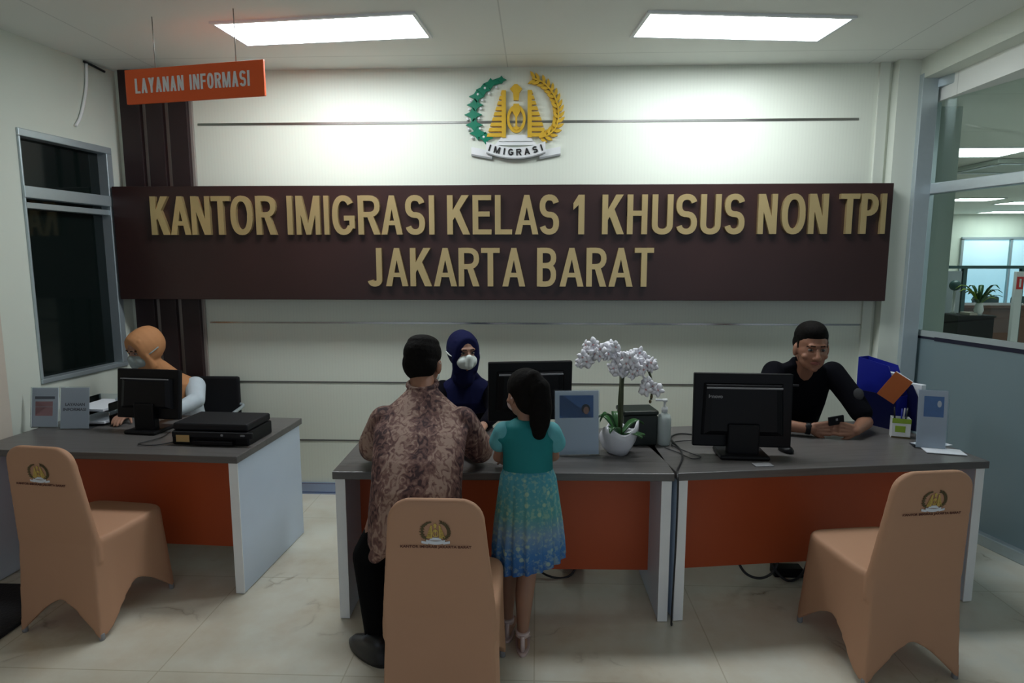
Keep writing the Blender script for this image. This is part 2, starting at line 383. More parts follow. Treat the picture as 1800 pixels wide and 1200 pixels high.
# narrow bold sans letters drawn as strokes: each is a list of polygons in a w x h rectangle, stroke t
def letter_polys(ch, w, h, t):
    a = t/2; P_ = []
    def strip(pts, t2=t):
        pts = [Vector((x, z)) for x, z in pts]; L_, R_ = [], []
        for i, p in enumerate(pts):
            d0 = (p-pts[i-1]).normalized() if i else (pts[1]-p).normalized(); d1 = (pts[i+1]-p).normalized() if i < len(pts)-1 else d0
            n = Vector((-(d0+d1).y, (d0+d1).x)).normalized(); k = 1/max(.5, n.dot(Vector((-d0.y, d0.x))))
            L_.append(p+n*t2/2*k); R_.append(p-n*t2/2*k)
        for i in range(len(pts)-1): P_.append([L_[i], L_[i+1], R_[i+1], R_[i]])
    def rect(x0, x1, z0, z1): P_.append([(x0, z0), (x1, z0), (x1, z1), (x0, z1)])
    def arc(cx, cz, rx, rz, a0, a1, n=14, e=.86):
        out = []
        for i in range(n+1):
            q = R(a0+(a1-a0)*i/n); c, s_ = math.cos(q), math.sin(q)
            out.append((cx+rx*math.copysign(abs(c)**e, c), cz+rz*math.copysign(abs(s_)**e, s_)))
        return out
    tv = t*.88
    if ch == 'I': rect(0, w, 0, h)
    elif ch in 'LEF':
        rect(0, t, 0, h)
        if ch != 'F': rect(0, w, 0, tv)
        if ch != 'L': rect(0, w*.98, h-tv, h); rect(0, w*.9, h*.52-tv/2, h*.52+tv/2)
    elif ch == 'H': rect(0, t, 0, h); rect(w-t, w, 0, h); rect(0, w, h*.53-tv/2, h*.53+tv/2)
    elif ch == 'T': rect(0, w, h-tv, h); rect(w/2-a, w/2+a, 0, h)
    elif ch == 'N': rect(0, t*.92, 0, h); rect(w-t*.92, w, 0, h); P_.append([(0, h), (w-t*1.15, 0), (w, 0), (t*1.15, h)])
    elif ch == 'M':
        rect(0, t*.85, 0, h); rect(w-t*.85, w, 0, h)
        P_.append([(0, h), (w/2-t*.42, 0), (w/2+t*.42, 0), (t*1.1, h)]); P_.append([(w, h), (w-t*1.1, h), (w/2-t*.42, 0), (w/2+t*.42, 0)])
    elif ch == 'A':
        P_.append([(0, 0), (t*1.05, 0), (w/2+a*.9, h), (w/2-a*.9, h)]); P_.append([(w, 0), (w/2+a*.9, h), (w/2-a*.9, h), (w-t*1.05, 0)]); rect(w*.2, w*.8, h*.24, h*.24+tv*.9)
    elif ch == 'K':
        rect(0, t, 0, h); P_.append([(t*.6, h*.27), (w*.96, h), (w*.96-t*1.3, h), (t*.6, h*.52)]); P_.append([(w*.30, h*.50), (w-t*1.25, 0), (w, 0), (w*.30+t*.85, h*.68)])
    elif ch == 'Y':
        P_.append([(0, h), (w/2-a, h*.42), (w/2+a, h*.42), (t*1.15, h)]); P_.append([(w, h), (w-t*1.15, h), (w/2-a, h*.42), (w/2+a, h*.42)]); rect(w/2-a, w/2+a, 0, h*.45)
    elif ch in 'PRB':
        rect(0, t, 0, h); r1 = (h*.55-tv)/2 if ch != 'B' else (h*.52-tv)/2; cz = h-tv/2-r1; rx = min(r1, w*.45)
        top = [(a, h-tv/2)]+arc(w-a-rx, cz, rx, r1, 90, -90, 10)+[(a, cz-r1)]; strip(top, (t+tv)/2)
        if ch == 'R': P_.append([(w*.42, h*.46), (w-t*1.15, 0), (w, 0), (w*.42+t*1.05, h*.48)])
        if ch == 'B':
            r2 = (cz-r1-tv/2)/2; strip([(a, cz-r1)]+arc(w-a-rx, tv/2+r2, rx, r2, 90, -90, 10)+[(a, tv/2)], (t+tv)/2)
    elif ch == 'O': pts = arc(w/2, h/2, w/2-a, h/2-tv/2, 0, 360, 32); strip(pts)
    elif ch == 'G':
        strip(arc(w/2, h/2, w/2-a, h/2-tv/2, 38, 322, 26)); rect(w*.52, w, h*.36, h*.36+tv); rect(w-t*.95, w, h*.16, h*.40)
    elif ch == 'U': strip([(a, h)]+arc(w/2, w/2-a+tv/2, w/2-a, w/2-a, 180, 360, 14)+[(w-a, h)])
    elif ch == 'J': strip([(w-a, h)]+arc(w/2, w/2-a+tv/2, w/2-a, w/2-a, 0, -168, 12))
    elif ch == 'S':
        rz = (h-tv)/4; strip(arc(w/2, h-tv/2-rz, w/2-a, rz, 18, 262, 16)+arc(w/2, tv/2+rz, w/2-a, rz, 82, -162, 16))
    elif ch == '1': rect(w-t*1.05, w, 0, h); P_.append([(w-t*1.05, h), (w-t*.2, h), (w-t*.6, h*.80), (0, h*.62), (0, h*.79)])
    return P_
def stroke_letter(name, ch, x0, x1, z0, z1, yb, depth, m, parent, t, rot=0):
    bm = B(); cx, cz = (x0+x1)/2, (z0+z1)/2; c, s_ = math.cos(rot), math.sin(rot)
    for k, pl in enumerate(letter_polys(ch, x1-x0, z1-z0, t)):
        q = [(x0+p[0]-cx, z0+p[1]-cz) for p in pl]; q = [(cx+x*c-z*s_, cz+x*s_+z*c) for x, z in q]
        ar = sum(q[i][0]*q[(i+1) % len(q)][1]-q[(i+1) % len(q)][0]*q[i][1] for i in range(len(q)))
        prism(bm, q if ar > 0 else list(reversed(q)), yb-depth*(1+.0025*k), yb+.0004*k/40)
    return obj(name, bm, m, parent)

# ------------------------------------------------------------ setting
H = 3.03
bm = B(); box(bm, -6, 13, -2.2, 15.2, -.12, 0); struct('floor', bm, M['floor'], 'polished cream marble tile floor with brown veins')
bm = B(); box(bm, -6, 2.62, -2.2, 4.62, H, H+.12); struct('ceiling', bm, M['ceil'], 'painted grey white ceiling above the counters')
bm = B(); box(bm, -3.3, 2.62, 4.45, 4.62, 0, H); struct('wall_back', bm, M['panel'], 'cream panelled wall behind the three counters')
# office beyond the glass
bm = B(); box(bm, 2.62, 13, -2.2, 15.2, 2.76, 2.9); struct('ceiling_office', bm, M['ceil'], 'ceiling of the office beyond the glass')
bm = B(); box(bm, 2.0, 13, 15.0, 15.2, 0, 2.76); struct('wall_far', bm, M['farwall'], 'pale far wall of the office beyond the glass')
bm = B(); box(bm, 2.5, 2.62, 4.62, 15.2, 0, 2.76); struct('wall_office', bm, M['column'], 'partition wall of the office behind the counter wall')
# steel inlays and grooves in the panelled wall
trn = 0
for z, h, m, lab, x1 in ((2.672, .016, 'inlay', 'steel inlay strip above the brown name board', 2.16), (1.284, .012, 'inlay', 'steel inlay strip just below the brown name board', 2.33),
                     (.848, .010, 'groove', 'dark groove in the wall behind the seated staff', 2.33), (.41, .010, 'groove', 'dark groove low in the wall between the desks', 2.33)):
    trn += 1; bm = B(); box(bm, -2.37, x1, 4.446, 4.452, z-h/2, z+h/2); struct('trim_%d' % trn, bm, M[m], lab)
bm = B(); box(bm, 2.27, 2.335, 4.43, 4.45, 0, H); struct('trim_5', bm, M['wall'], 'pale vertical batten at the right end of the panelled wall')
bm = B(); box(bm, 2.36, 2.50, 4.37, 4.45, 0, H); struct('trim_6', bm, M['wall'], 'painted pilaster in the corner beside the glass partition')
bm = B(); box(bm, 2.495, 2.60, 4.33, 4.45, 0, H-.1, bev=.004); struct('trim_7', bm, M['alu'], 'aluminium corner post of the glass partition')
bm = B(); box(bm, -2.3, 2.36, 4.425, 4.45, 0, .012); box(bm, -2.3, 2.36, 4.43, 4.45, .012, .085, bev=.006); struct('baseboard_back', bm, M['basebd'], 'blue steel skirting under the panelled wall')

# left wall, running slightly askew, with the dark window
WA = R(-6.4)
def left_frame(o): o.location = (-2.94, 4.45, 0); o.rotation_euler = (0, 0, WA)
s0, s1 = -.80, -.10
bm = B(); box(bm, -.18, 0, -1.02, s0, 0, H); box(bm, -.18, 0, s1, .0, 0, H); box(bm, -.18, 0, s0, s1, 2.50, H); box(bm, -.18, 0, s0, s1, 0, .98)
left_frame(struct('wall_left', bm, M['wall'], 'pale green white side wall around the dark window'))
wr = bpy.data.objects.new('window_1', None); COL.objects.link(wr); wr['kind'] = 'structure'; wr['label'] = 'dark window with grey frame in the left wall'; wr['category'] = 'window'; left_frame(wr)
bm = B()
box(bm, -.10, .015, s0, s1, 2.455, 2.50, bev=.004); box(bm, -.10, .02, s0, s1, 2.10, 2.17, bev=.004); box(bm, -.08, .005, s0, s1, 2.04, 2.075, bev=.003)
box(bm, -.10, .015, s0, s1, .98, 1.01, bev=.004)
for a, b in ((s0, s0+.012), (s1-.05, s1)): box(bm, -.10, .015, a, b, 1.01, 2.455, bev=.004)
struct('window_frame', bm, M['alu'], parent=wr)
P('pane', M['blackglass'], wr, (-.07, -.055, s0+.01, s1-.03, 2.16, 2.46)); P('pane', M['blackglass'], wr, (-.07, -.055, s0+.01, s1-.03, 1.0, 2.11))
bm = B(); box(bm, -3.2, -3.03, -2.2, 3.42, .0, 2.51, bev=.004); struct('trim_8', bm, M['pink'], 'beige door casing at the left edge of the room')
bm = B(); box(bm, -3.3, -3.06, -2.2, 3.45, 2.51, H); struct('wall_left_front', bm, M['wall'], 'wall above the beige door casing')

# right glass partition, slightly askew
ga, gb = Vector((2.61, 4.42, 0)), Vector((3.22, 2.0, 0))
GA = math.atan2((gb-ga).y, (gb-ga).x)
def gfr(o): o.location = ga; o.rotation_euler = (0, 0, GA)   # local x runs along the partition towards the camera
bm = B(); box(bm, 2.50, 2.62, -2.2, 4.45, 2.90, H); struct('trim_9', bm, M['wall'], 'painted bulkhead above the glass partition')
g = bpy.data.objects.new('window_2', None); COL.objects.link(g); g['kind'] = 'structure'; g['label'] = 'glass partition with aluminium frame and frosted lower half'; g['category'] = 'window'; gfr(g)
LG = 4.6
bm = B()
box(bm, 0, LG, -.04, .04, 2.84, 2.94, bev=.004); box(bm, 0, LG, -.035, .035, 2.165, 2.235, bev=.006); box(bm, 0, LG, -.05, .05, 0, .07, bev=.006)
box(bm, 0, .045, -.04, .04, .07, 2.84, bev=.004)
struct('partition_frame', bm, M['alu'], parent=g)
struct('pane', (lambda b: (box(b, .04, LG, -.005, .005, 1.262, 2.17), box(b, .04, LG, -.005, .005, 2.23, 2.85), b)[2])(B()), M['glass'], parent=g)
struct('frosted_pane', (lambda b: (box(b, .04, LG, -.006, .006, .06, 1.205), b)[1])(B()), M['frost'], parent=g)
struct('film_band', (lambda b: (box(b, .04, LG, -.008, .008, 1.222, 1.262), b)[1])(B()), M['band'], parent=g)
struct('film_band', (lambda b: (box(b, .19, LG, -.009, .009, 1.20, 1.226), box(b, .04, .19, -.006, .006, 1.20, 1.225), b)[2])(B()), M['blackband'], parent=g)
bm = B(); box(bm, 2.625, 2.87, 4.50, 4.68, 0, 2.76); struct('trim_10', bm, M['column'], 'grey green column seen through the glass')

# ------------------------------------------------------------ ceiling lights
def troffer(label, loc, lx, ly, m, rz=0, group='lit troffers over the counters', z=H):
    t = thing('ceiling_light', label, 'light', (loc[0], loc[1], z), rz, group)
    bm = B()
    for a in ((-lx/2-.02, lx/2+.02, -ly/2-.02, -ly/2), (-lx/2-.02, lx/2+.02, ly/2, ly/2+.02), (-lx/2-.02, -lx/2, -ly/2, ly/2), (lx/2, lx/2+.02, -ly/2, ly/2)): box(bm, *a, -.012, 0)
    obj('frame', bm, M['trofframe'], t)
    bm = B(); box(bm, -lx/2, lx/2, -ly/2, ly/2, -.008, -.001); obj('diffuser', bm, m, t); return t
troffer('left of the two bright rectangular ceiling lights, near the orange hanging sign', (-1.205, 3.70), 1.12, .34, M['lightE'], R(-5))
troffer('right of the two bright rectangular ceiling lights, nearer the glass partition', (1.125, 3.745), 1.10, .34, M['lightE'], R(6))
for lx_, ly_, sd_ in ((-1.4, -.6, 'left'), (1.3, -.6, 'right')):
    t = troffer('dimmed ceiling light over the waiting area behind the viewer, on the %s side' % sd_, (lx_, ly_), 1.2, .34, M['lightB'], 0, 'waiting area ceiling lights')
for lab, x, y in (('office ceiling light seen through the upper glass pane, nearest the column', 4.22, 6.35), ('office ceiling light just below the transom beside the column', 7.5, 11.3),
                  ('office ceiling light nearest the far blue windows', 10.4, 14.3), ('office ceiling light cut by the right edge of the view', 8.9, 12.0)):
    troffer(lab, (x, y), 1.2 if y > 14 else .75, .5, M['lightF'], 0, 'ceiling lights in the office beyond the glass', z=2.76)
troffer('unseen office ceiling light beyond the glass, out of view to the right', (5.5, 3.2), 1.2, .5, M['lightF'], 0, 'ceiling lights in the office beyond the glass', z=2.76)  # unseen office light, outside the camera view

# ------------------------------------------------------------ name board with letters
t = thing('name_board', 'long dark brown board with gold letters mounted on the panelled wall', 'sign', (-.3, 4.38, 1.46))
bx = (-.3, 4.38, 1.46)
bm = B(); box(bm, -2.925, 2.345, 4.30, 4.375, 1.46, 2.235, bev=.003); obj('board', bm, M['brown'], t, base=bx)
bm = B(); box(bm, -2.3, 2.2, 4.37, 4.45, 1.6, 2.1); obj('mounting_rail', bm, M['alud'], t, base=bx)
pxX = lambda px: .992*(-2.961+(px-192)*(2.352+2.961)/(1563-192))-.002
L1 = [('K', 220, 305), ('A', 308, 400), ('N', 405, 490), ('T', 497, 580), ('O', 583, 683), ('R', 697, 788), ('I', 838, 862), ('M', 878, 985), ('I', 1003, 1025), ('G', 1040, 1140), ('R', 1155, 1253), ('A', 1258, 1352), ('S', 1365, 1452), ('I', 1470, 1493), ('K', 1550, 1650), ('E', 1662, 1745)]
L1b = [('L', 60, 135), ('A', 148, 250), ('S', 255, 340), ('1', 402, 450), ('K', 527, 622), ('H', 635, 722), ('U', 742, 832), ('S', 845, 935), ('U', 950, 1037), ('S', 1052, 1138), ('N', 1195, 1275), ('O', 1295, 1395), ('N', 1410, 1490), ('T', 1540, 1620), ('P', 1628, 1700), ('I', 1713, 1733)]
L2 = [('J', 1190, 1255), ('A', 1272, 1372), ('K', 1382, 1478), ('A', 1487, 1590), ('R', 1598, 1690), ('T', 1698, 1780)]
L2b = [('A', 92, 193), ('B', 245, 330), ('A', 345, 450), ('R', 462, 550), ('A', 560, 665), ('T', 672, 755)]
for row, z0, z1 in ((([(c, 180+a/2.5, 180+b/2.5) for c, a, b in L1]+[(c, 860+a/2.5, 860+b/2.5) for c, a, b in L1b]), 1.905, 2.165),
                    (([(c, 180+a/2.5, 180+b/2.5) for c, a, b in L2]+[(c, 860+a/2.5, 860+b/2.5) for c, a, b in L2b]), 1.555, 1.815)):
    for c, a, b in row:
        o = stroke_letter('letter', c, pxX(a)-bx[0], pxX(b)-bx[0], z0-bx[2], z1-bx[2], 4.303-bx[1], .03, M['gold'], t, .038)
# ------------------------------------------------------------ dark slatted panel
t = thing('slatted_panel', 'tall dark brown slatted panel behind the name board in the left corner', 'wall panel', (-2.65, 4.43, 0))
P('backing', M['slatgap'], t, (-.24, .255, -.001, .018, 0, H-.002))
for a, b in ((-.235, -.095), (-.055, .065), (.105, .235)): P('slat', M['brownslat'], t, (a, b, -.035, -.001, 0, H-.003))
# ------------------------------------------------------------ emblem
def emblem(name_prefix, parent, s, full=True, base_y=0, th=.03):
    """drawn in units of the photo crop, centre (800, 600), scaled by s; layers step forward (-y)"""
    X = lambda u: (u-800)*s
    Zz = lambda v: (600-v)*s
    y0 = base_y
    # green wreath
    bm = B()
    ch = [(640, 200, 40), (520, 240, 55), (440, 305, 60), (365, 375, 62), (345, 465, 66), (325, 570, 70), (335, 680, 68), (375, 770, 68), (460, 820, 62)]
    for i, (u, v, r) in enumerate(ch):
        pts = []
        for k in range(8):
            a = PI/4*k; q = r*(1.28 if k % 2 == 0 else .66)
            pts.append((X(u+q*1.1*math.cos(a)), Zz(v-q*math.sin(a)*.85)))
        prism(bm, pts, y0-th*.8, y0)
    for (u0, v0, r0), (u1, v1, r1) in zip(ch[:-1], ch[1:]):
        d = Vector((u1-u0, v1-v0)); d.normalize(); n = Vector((-d.y, d.x))*30
        prism(bm, [(X(u0+n.x), Zz(v0+n.y)), (X(u0-n.x), Zz(v0-n.y)), (X(u1-n.x), Zz(v1-n.y)), (X(u1+n.x), Zz(v1+n.y))], y0-th*.6, y0)
    if full:
        for (u, v, r_) in ch[1:-1]:
            for du, dv in ((62, 45), (-60, 52)): b2 = B(); ell(b2, (X(u+du*1.05), y0-th*.5, Zz(v+dv*.9)), (17*s, th*.5, 17*s), n=10); obj('cotton_boll', b2, M['white'], parent)
    obj('cotton_wreath' if full else 'wreath_print', bm, M['green'] if full else M['brownprint'], parent)
    # rice wreath
    bm = B()
    arc = [(980, 190), (1090, 230), (1180, 310), (1240, 410), (1270, 520), (1270, 630), (1235, 730), (1150, 800), (1060, 820)]
    pts = smoothpts([(u, v, 0) for u, v in arc], 2)
    for i, p in enumerate(pts[:-1]):
        d = (p-pts[i+1]).normalized(); n = Vector((-d.y, d.x, 0))
        for sd in (-1, 1):
            dd = (n*sd*.62+d*.8).normalized(); e = Vector((-dd.y, dd.x, 0)); c = p+n*sd*36+d*6*sd; q = 47; wq = 19
            poly = [c-dd*q, c-dd*q*.4+e*wq*.9, c+dd*q*.35+e*wq*.8, c+dd*q, c+dd*q*.35-e*wq*.8, c-dd*q*.4-e*wq*.9]
            prism(bm, [(X(a.x), Zz(a.y)) for a in poly], y0-th*(.75+.35*((i+(sd > 0)) % 2)), y0)
        a, b = p, pts[i+1]; n2 = n*9
        prism(bm, [(X(q.x), Zz(q.y)) for q in (a+n2, b+n2, b-n2, a-n2)], y0-th*1.25, y0)
    obj('rice_wreath' if full else 'rice_print', bm, M['goldp'] if full else M['brownprint'], parent)
    # two stepped gates
    gm = M['goldp'] if full else M['goldprint']
    for side in (-1, 1):
        bm = B()
        uin = 690 if side < 0 else 930
        a, b = sorted((uin, uin+side*48)); prism(bm, [(X(a), Zz(820)), (X(b), Zz(820)), (X(b), Zz(315)), (X(a), Zz(315))], y0-th*1.1, y0)
        rows = 9
        for k in range(rows):
            v = 330+k*57; w = 60+k*19.5; a, b = sorted((uin, uin+side*w))
            prism(bm, [(X(a), Zz(v+24)), (X(b), Zz(v+24)), (X(b-side*(14 if side > 0 else 0) if side > 0 else b), Zz(v-14)), (X(a-side*14 if side < 0 else a), Zz(v-14))], y0-th, y0)
        obj('gate_wing' if full else 'gate_print', bm, gm, parent)
    # shield ring, bird, key
    bm = B()
    cu, cv = 805, 620
    for ring_r, rr in ((1, 0),):
        n = 24
        for k in range(n):
            a0 = 2*PI*k/n; a1 = 2*PI*(k+1)/n
            o_ = lambda a, q: (X(cu+105*q*math.cos(a)), Zz(cv-150*q*math.sin(a)))
            prism(bm, [o_(a0, 1), o_(a1, 1), o_(a1, .72), o_(a0, .72)], y0-th, y0)
    prism(bm, [(X(u), Zz(v)) for u, v in ((785, 250), (815, 250), (870, 300), (840, 340), (830, 420), (775, 420), (770, 340), (735, 300))], y0-th, y0)
    prism(bm, [(X(u), Zz(v)) for u, v in ((775, 460), (835, 460), (850, 540), (815, 600), (815, 700), (850, 720), (805, 745), (765, 715), (795, 700), (795, 600), (760, 540))], y0-th*1.2, y0)
    obj('shield' if full else 'shield_print', bm, gm, parent)
    # stairs and ribbon
    wm = M['white'] if full else M['paper']
    bm = B()
    prism(bm, [(X(u), Zz(v)) for u, v in ((660, 790), (935, 790), (1040, 900), (560, 900))], y0-th*.7, y0)
    if full: prism(bm, [(X(u), Zz(v)) for u, v in ((640, 830), (960, 830), (990, 860), (610, 860))], y0-th*1.0, y0)
    obj('steps' if full else 'steps_print', bm, wm, parent)
    bm = B()
    def rib(us, f, h0, h1, ya, yb, mi=0):
        for a, b in zip(us[:-1], us[1:]):
            prism(bm, [(X(a), Zz(f(a)+h1)), (X(b), Zz(f(b)+h1)), (X(b), Zz(f(b)+h0)), (X(a), Zz(f(a)+h0))], ya, yb, mi)
    f = lambda u: 980-70*((u-800)/345)**2
    us = [470+660*i/14 for i in range(15)]
    rib(us, f, -50, 62, y0-th*1.5, y0-th*.3)
    rib(us, f, 62, 76, y0-th*1.5, y0-th*.2, 1)
    for sd in (-1, 1):
        g_ = lambda u: 975+95*(1-abs(u-800)/520)-30*0
        us2 = [800+sd*q for q in (500, 440, 380, 320, 265)]
        rib(us2 if sd > 0 else us2, g_, -60, 15, y0-th*.7, y0, 0); rib(us2, g_, 15, 34, y0-th*.7, y0, 1)
    obj('ribbon' if full else 'ribbon_print', bm, [wm, M['silver'] if full else M['paper']], parent)
    if full:
        for i, c in enumerate('IMIGRASI'):
            u = (510, 592, 672, 745, 835, 925, 1015, 1088)[i]; hw = (8, 34, 8, 30, 30, 32, 27, 8)[i]
            stroke_letter('letter', c, X(u-hw), X(u+hw), Zz(f(u)+38), Zz(f(u)-32), y0-th*1.48, th*.2, M['blackt'], parent, 16*s, math.atan2(2*70*(u-800)/345**2, 1)*1.0)
t = thing('wall_emblem', 'gold and green crest with a white ribbon on the upper wall', 'emblem', (-.144, 4.448, 2.70))
emblem('crest', t, 6.14e-4, True, 0, .022)

# ------------------------------------------------------------ orange hanging sign
p0 = Vector((-2.262, 3.52)); p1 = Vector((-1.418, 3.36)); L = (p1-p0).length
t = thing('hanging_sign', 'orange sign with pale lettering hung from the ceiling on two wires', 'sign', (p0.x, p0.y, 2.585), math.atan2((p1-p0).y, (p1-p0).x))
P('sign_board', M['orange'], t, (0, L, -.008, .008, 0, .182)); 
xs = .065; WW = {'I': .013, 'M': .049, ' ': .022, 'L': .032, 'F': .033}
tot = sum(WW.get(c, .038)+.0085 for c in 'LAYANAN INFORMASI'); kx = (L-.075-.065)/tot
for c in 'LAYANAN INFORMASI':
    ww = WW.get(c, .038)*kx
    if c != ' ': stroke_letter('letter', c, xs, xs+ww, .054, .132, -.0078, .003, M['redt'], t, .0125)
    xs += ww+.0085*kx
for x in (.195, L-.165): bm = B(); tube(bm, [(x, 0, .18), (x, 0, H-2.585)], .0025, 6); obj('wire', bm, M['steelwire'], t)
# hanging cable on left wall
t = thing('wall_cable', 'loose pale cable hanging from a dark clip high on the left wall', 'cable', (-2.97, 4.18, 2.55), WA)
bm = B(); tube(bm, smoothpts([(.012, 0.02, .46), (.012, -.0, .30), (.012, -.06, .12), (.012, -.11, .04)]), .009, 8); obj('cable', bm, M['edge'], t)
bm = B(); tube(bm, smoothpts([(.012, .0, .468), (.012, .08, .462), (.012, .17, .452)]), .008, 8); obj('clip', bm, M['wire'], t)

# ------------------------------------------------------------ desks
def desk(label, loc, rz, w_=1.6, d=.75):
    t = thing('reception_desk', label, 'desk', loc, rz, 'reception counters')
    bm = B(); box(bm, -.01, w_+.01, -.02, d, .712, .75, bev=.004); obj('worktop', bm, M['top'], t)
    for x in (0, w_-.045):
        bm = B(); box(bm, x, x+.045, .0, d-.02, 0.004, .712, bev=.002); s = obj('side_panel', bm, M['side'], t)
        bm = B(); box(bm, x-.001, x+.046, -.004, .001, 0.004, .712); obj('edge_strip', bm, M['edge'], s)
    bm = B(); box(bm, .045, w_-.045, .26, .28, .13, .712); obj('modesty_panel', bm, M['redor'], t)
    return t
desk('left reception desk with grey top, orange front and pale side panel, under the orange sign', (-2.955, 3.10, 0), R(-3), 1.44, .76)
desk('middle reception desk where the man and the girl stand, grey top and red front', (-.945, 2.82, 0), R(1.2), 1.585, .77)
desk('right reception desk with grey top and orange red front beside the glass partition', (.672, 2.86, 0), R(8.6), 1.58, .78)

# ------------------------------------------------------------ covered banquet chairs
def rrect(w_, d, n=40, p=5):
    out = []
    for i in range(n):
        t = 2*PI*i/n; c, s = math.cos(t), math.sin(t)
        k = (abs(c)**p+abs(s)**p)**(-1/p); out.append((c*k*w_/2, s*k*d/2))
    return out
def make_chair(label):
    # local: origin under seat centre, back toward -y, sitter faces +y
    t = thing('covered_chair', label, 'chair', (0, 0, 0), 0, 'banquet chairs in beige stretch covers')
    bm = B(); W, D = .43, .44
    n = 64; base = rrect(1, 1, n, 7); rs = []
    for k in range(15):
        q = k/14
        ring = []
        for (x, y) in base:
            ax, ay = abs(x)*2, abs(y)*2
            m = min(1, min(ax, ay)/.90)              # 0 mid side, 1 at a corner
            arch = .17*(1-m**1.7)
            z = arch*(1-q)+.455*q
            fl = 1+.10*(1-q)*m**3-.10*math.sin(PI*min(1, (z/.455)))*(1-m)*.8
            yy = y*D*fl+(.02*(1-q)*m if y > 0 else 0)
            if y < -.4: yy = -.235-.02*(1-q)*m
            ring.append((x*W*fl, yy, z))
        rs.append(ring)
    rs.append([(x*W*.96, y*D*.96 if y > -.4 else -.225, .475) for x, y in base])
    # bottom cap raised to a hollow
    rs.insert(0, [(x*W*.3, y*D*.3, .21) for x, y in base])
    rings(bm, rs)
    # back slab: rounded top, leaning slightly
    hs = []
    for k in range(48):
        z = .36+.56*(1-(1-k/47)**1.7)
        wb = .425-.10*max(0, (z-.42))/.5
        zt = .92-z
        if zt < .08: wb -= 2*(.08-math.sqrt(max(0, .08**2-(.08-zt)**2)))*.95
        lean = -.2125-.06*max(0, z-.45)/.47
        th = .045 if z > .45 else .03
        if zt < .03: th *= .35+.65*math.sqrt(max(0, zt/.03))
        hs.append([(x*max(wb, .05), lean+y*th, z) for x, y in rrect(1, 1, 48, 6)])
    rings(bm, hs)
    c = blob('stretch_cover', bm, M['chair'], t, vox=.007, it=5)
    for sx in (-1, 1):
        for y in (-.240, .222):
            bm = B(); lathe(bm, [(.010, 0), (.013, .004), (.013, .03), (.010, .034)], (sx*.205, y, 0), 12); obj('foot', bm, M['grey'], t)
    # printed crest and line of text on the rear face
    e = bpy.data.objects.new('crest_print', None); COL.objects.link(e); e.parent = t; e.location = (0, -.2825, .80); e.rotation_euler = (R(7), 0, 0)
    emblem('print', e, 1.0e-4, False, 0, .0012)
    text_box('text_print', 'KANTOR IMIGRASI JAKARTA BARAT', -.125, .125, -.063, -.050, 0, .001, M['dred'], e, bold=.02)
    return t
c0 = make_chair('beige covered chair with gold crest at the middle desk, largest and nearest')
# an empty may not be a part, so the print pieces are joined under the cover instead
e = [o for o in c0.children if o.name.startswith('crest_print')][0]; bpy.context.view_layer.update()
ml = e.matrix_local.copy()
for ch in list(e.children):
    ch.data.transform(ml); ch.parent = c0
bpy.data.objects.remove(e)
c0.location = (-.345, 2.335, 0); c0.rotation_euler = (0, 0, R(0))
dup(c0, (-2.165, 2.87, 0), R(-7), 'beige covered chair with gold crest in front of the left desk')
dup(c0, (1.52, 2.69, 0), R(9), 'beige covered chair with gold crest in front of the right desk near the glass')

# ------------------------------------------------------------ monitors
def monitor(label, loc, rz, w_, h_, zb, logo=False, tilt=0):
    t = thing('monitor', label, 'monitor', loc, rz, 'computer monitors on the desks')
    Mx = Matrix.Translation((0, 0, zb+h_/2)) @ Matrix.Rotation(tilt, 4, 'X') @ Matrix.Translation((0, 0, -(zb+h_/2)))
    def add(name, bm, m, par=t):
        for v in bm.verts: v.co = Mx @ v.co
        return obj(name, bm, m, par)
    bm = B(); box(bm, -w_/2, w_/2, -.012, .018, zb, zb+h_, bev=.006)
    prism_pts = [(-w_*.42, zb+.06), (w_*.42, zb+.06), (w_*.40, zb+h_-.05), (-w_*.40, zb+h_-.05)]
    rs = [[(x*k, y, zb+h_/2+(z-zb-h_/2)*k) for x, z in prism_pts] for y, k in ((-.012, 1), (-.03, .94), (-.04, .8))]
    rings(bm, rs, smooth=False); hs = add('housing', bm, M['black'])
    bm = B(); box(bm, -w_*.38, w_*.38, -.044, -.038, zb+h_*.80, zb+h_*.82)
    vg = add('vent_strip', bm, M['grey'], hs)
    bm = B(); box(bm, -w_/2+.012, w_/2-.012, .0175, .0195, zb+.03, zb+h_-.012); add('screen', bm, M['screen'])
    bm = B(); box(bm, -.16*w_, .16*w_, -.060, -.012, .012, zb+h_*.34, bev=.008); obj('stand', bm, M['black'], t)
    bm = B(); box(bm, -.25*w_, .25*w_, -.105, .08, 0, .022, bev=.010); obj('base', bm, M['black'], t)
    if logo:
        text_box('logo', 'lenovo', -w_*.36, -w_*.36+.068, zb+h_*.68, zb+h_*.68+.018, -.0385, .002, M['grey'], hs, bold=.03)
    return t
monitor('black monitor seen from behind on the right desk before the officer', (1.045, 3.14, .75), R(-3), .485, .375, .045, True, R(-3))
monitor('black monitor on the middle desk between the girl and the masked clerk', (-.03, 3.36, .75), R(9), .46, .33, .11, False, R(4))
monitor('small black monitor on the left desk hiding the tan headscarf clerk', (-2.235, 3.47, .75), R(-7), .40, .285, .075, False, R(-6))
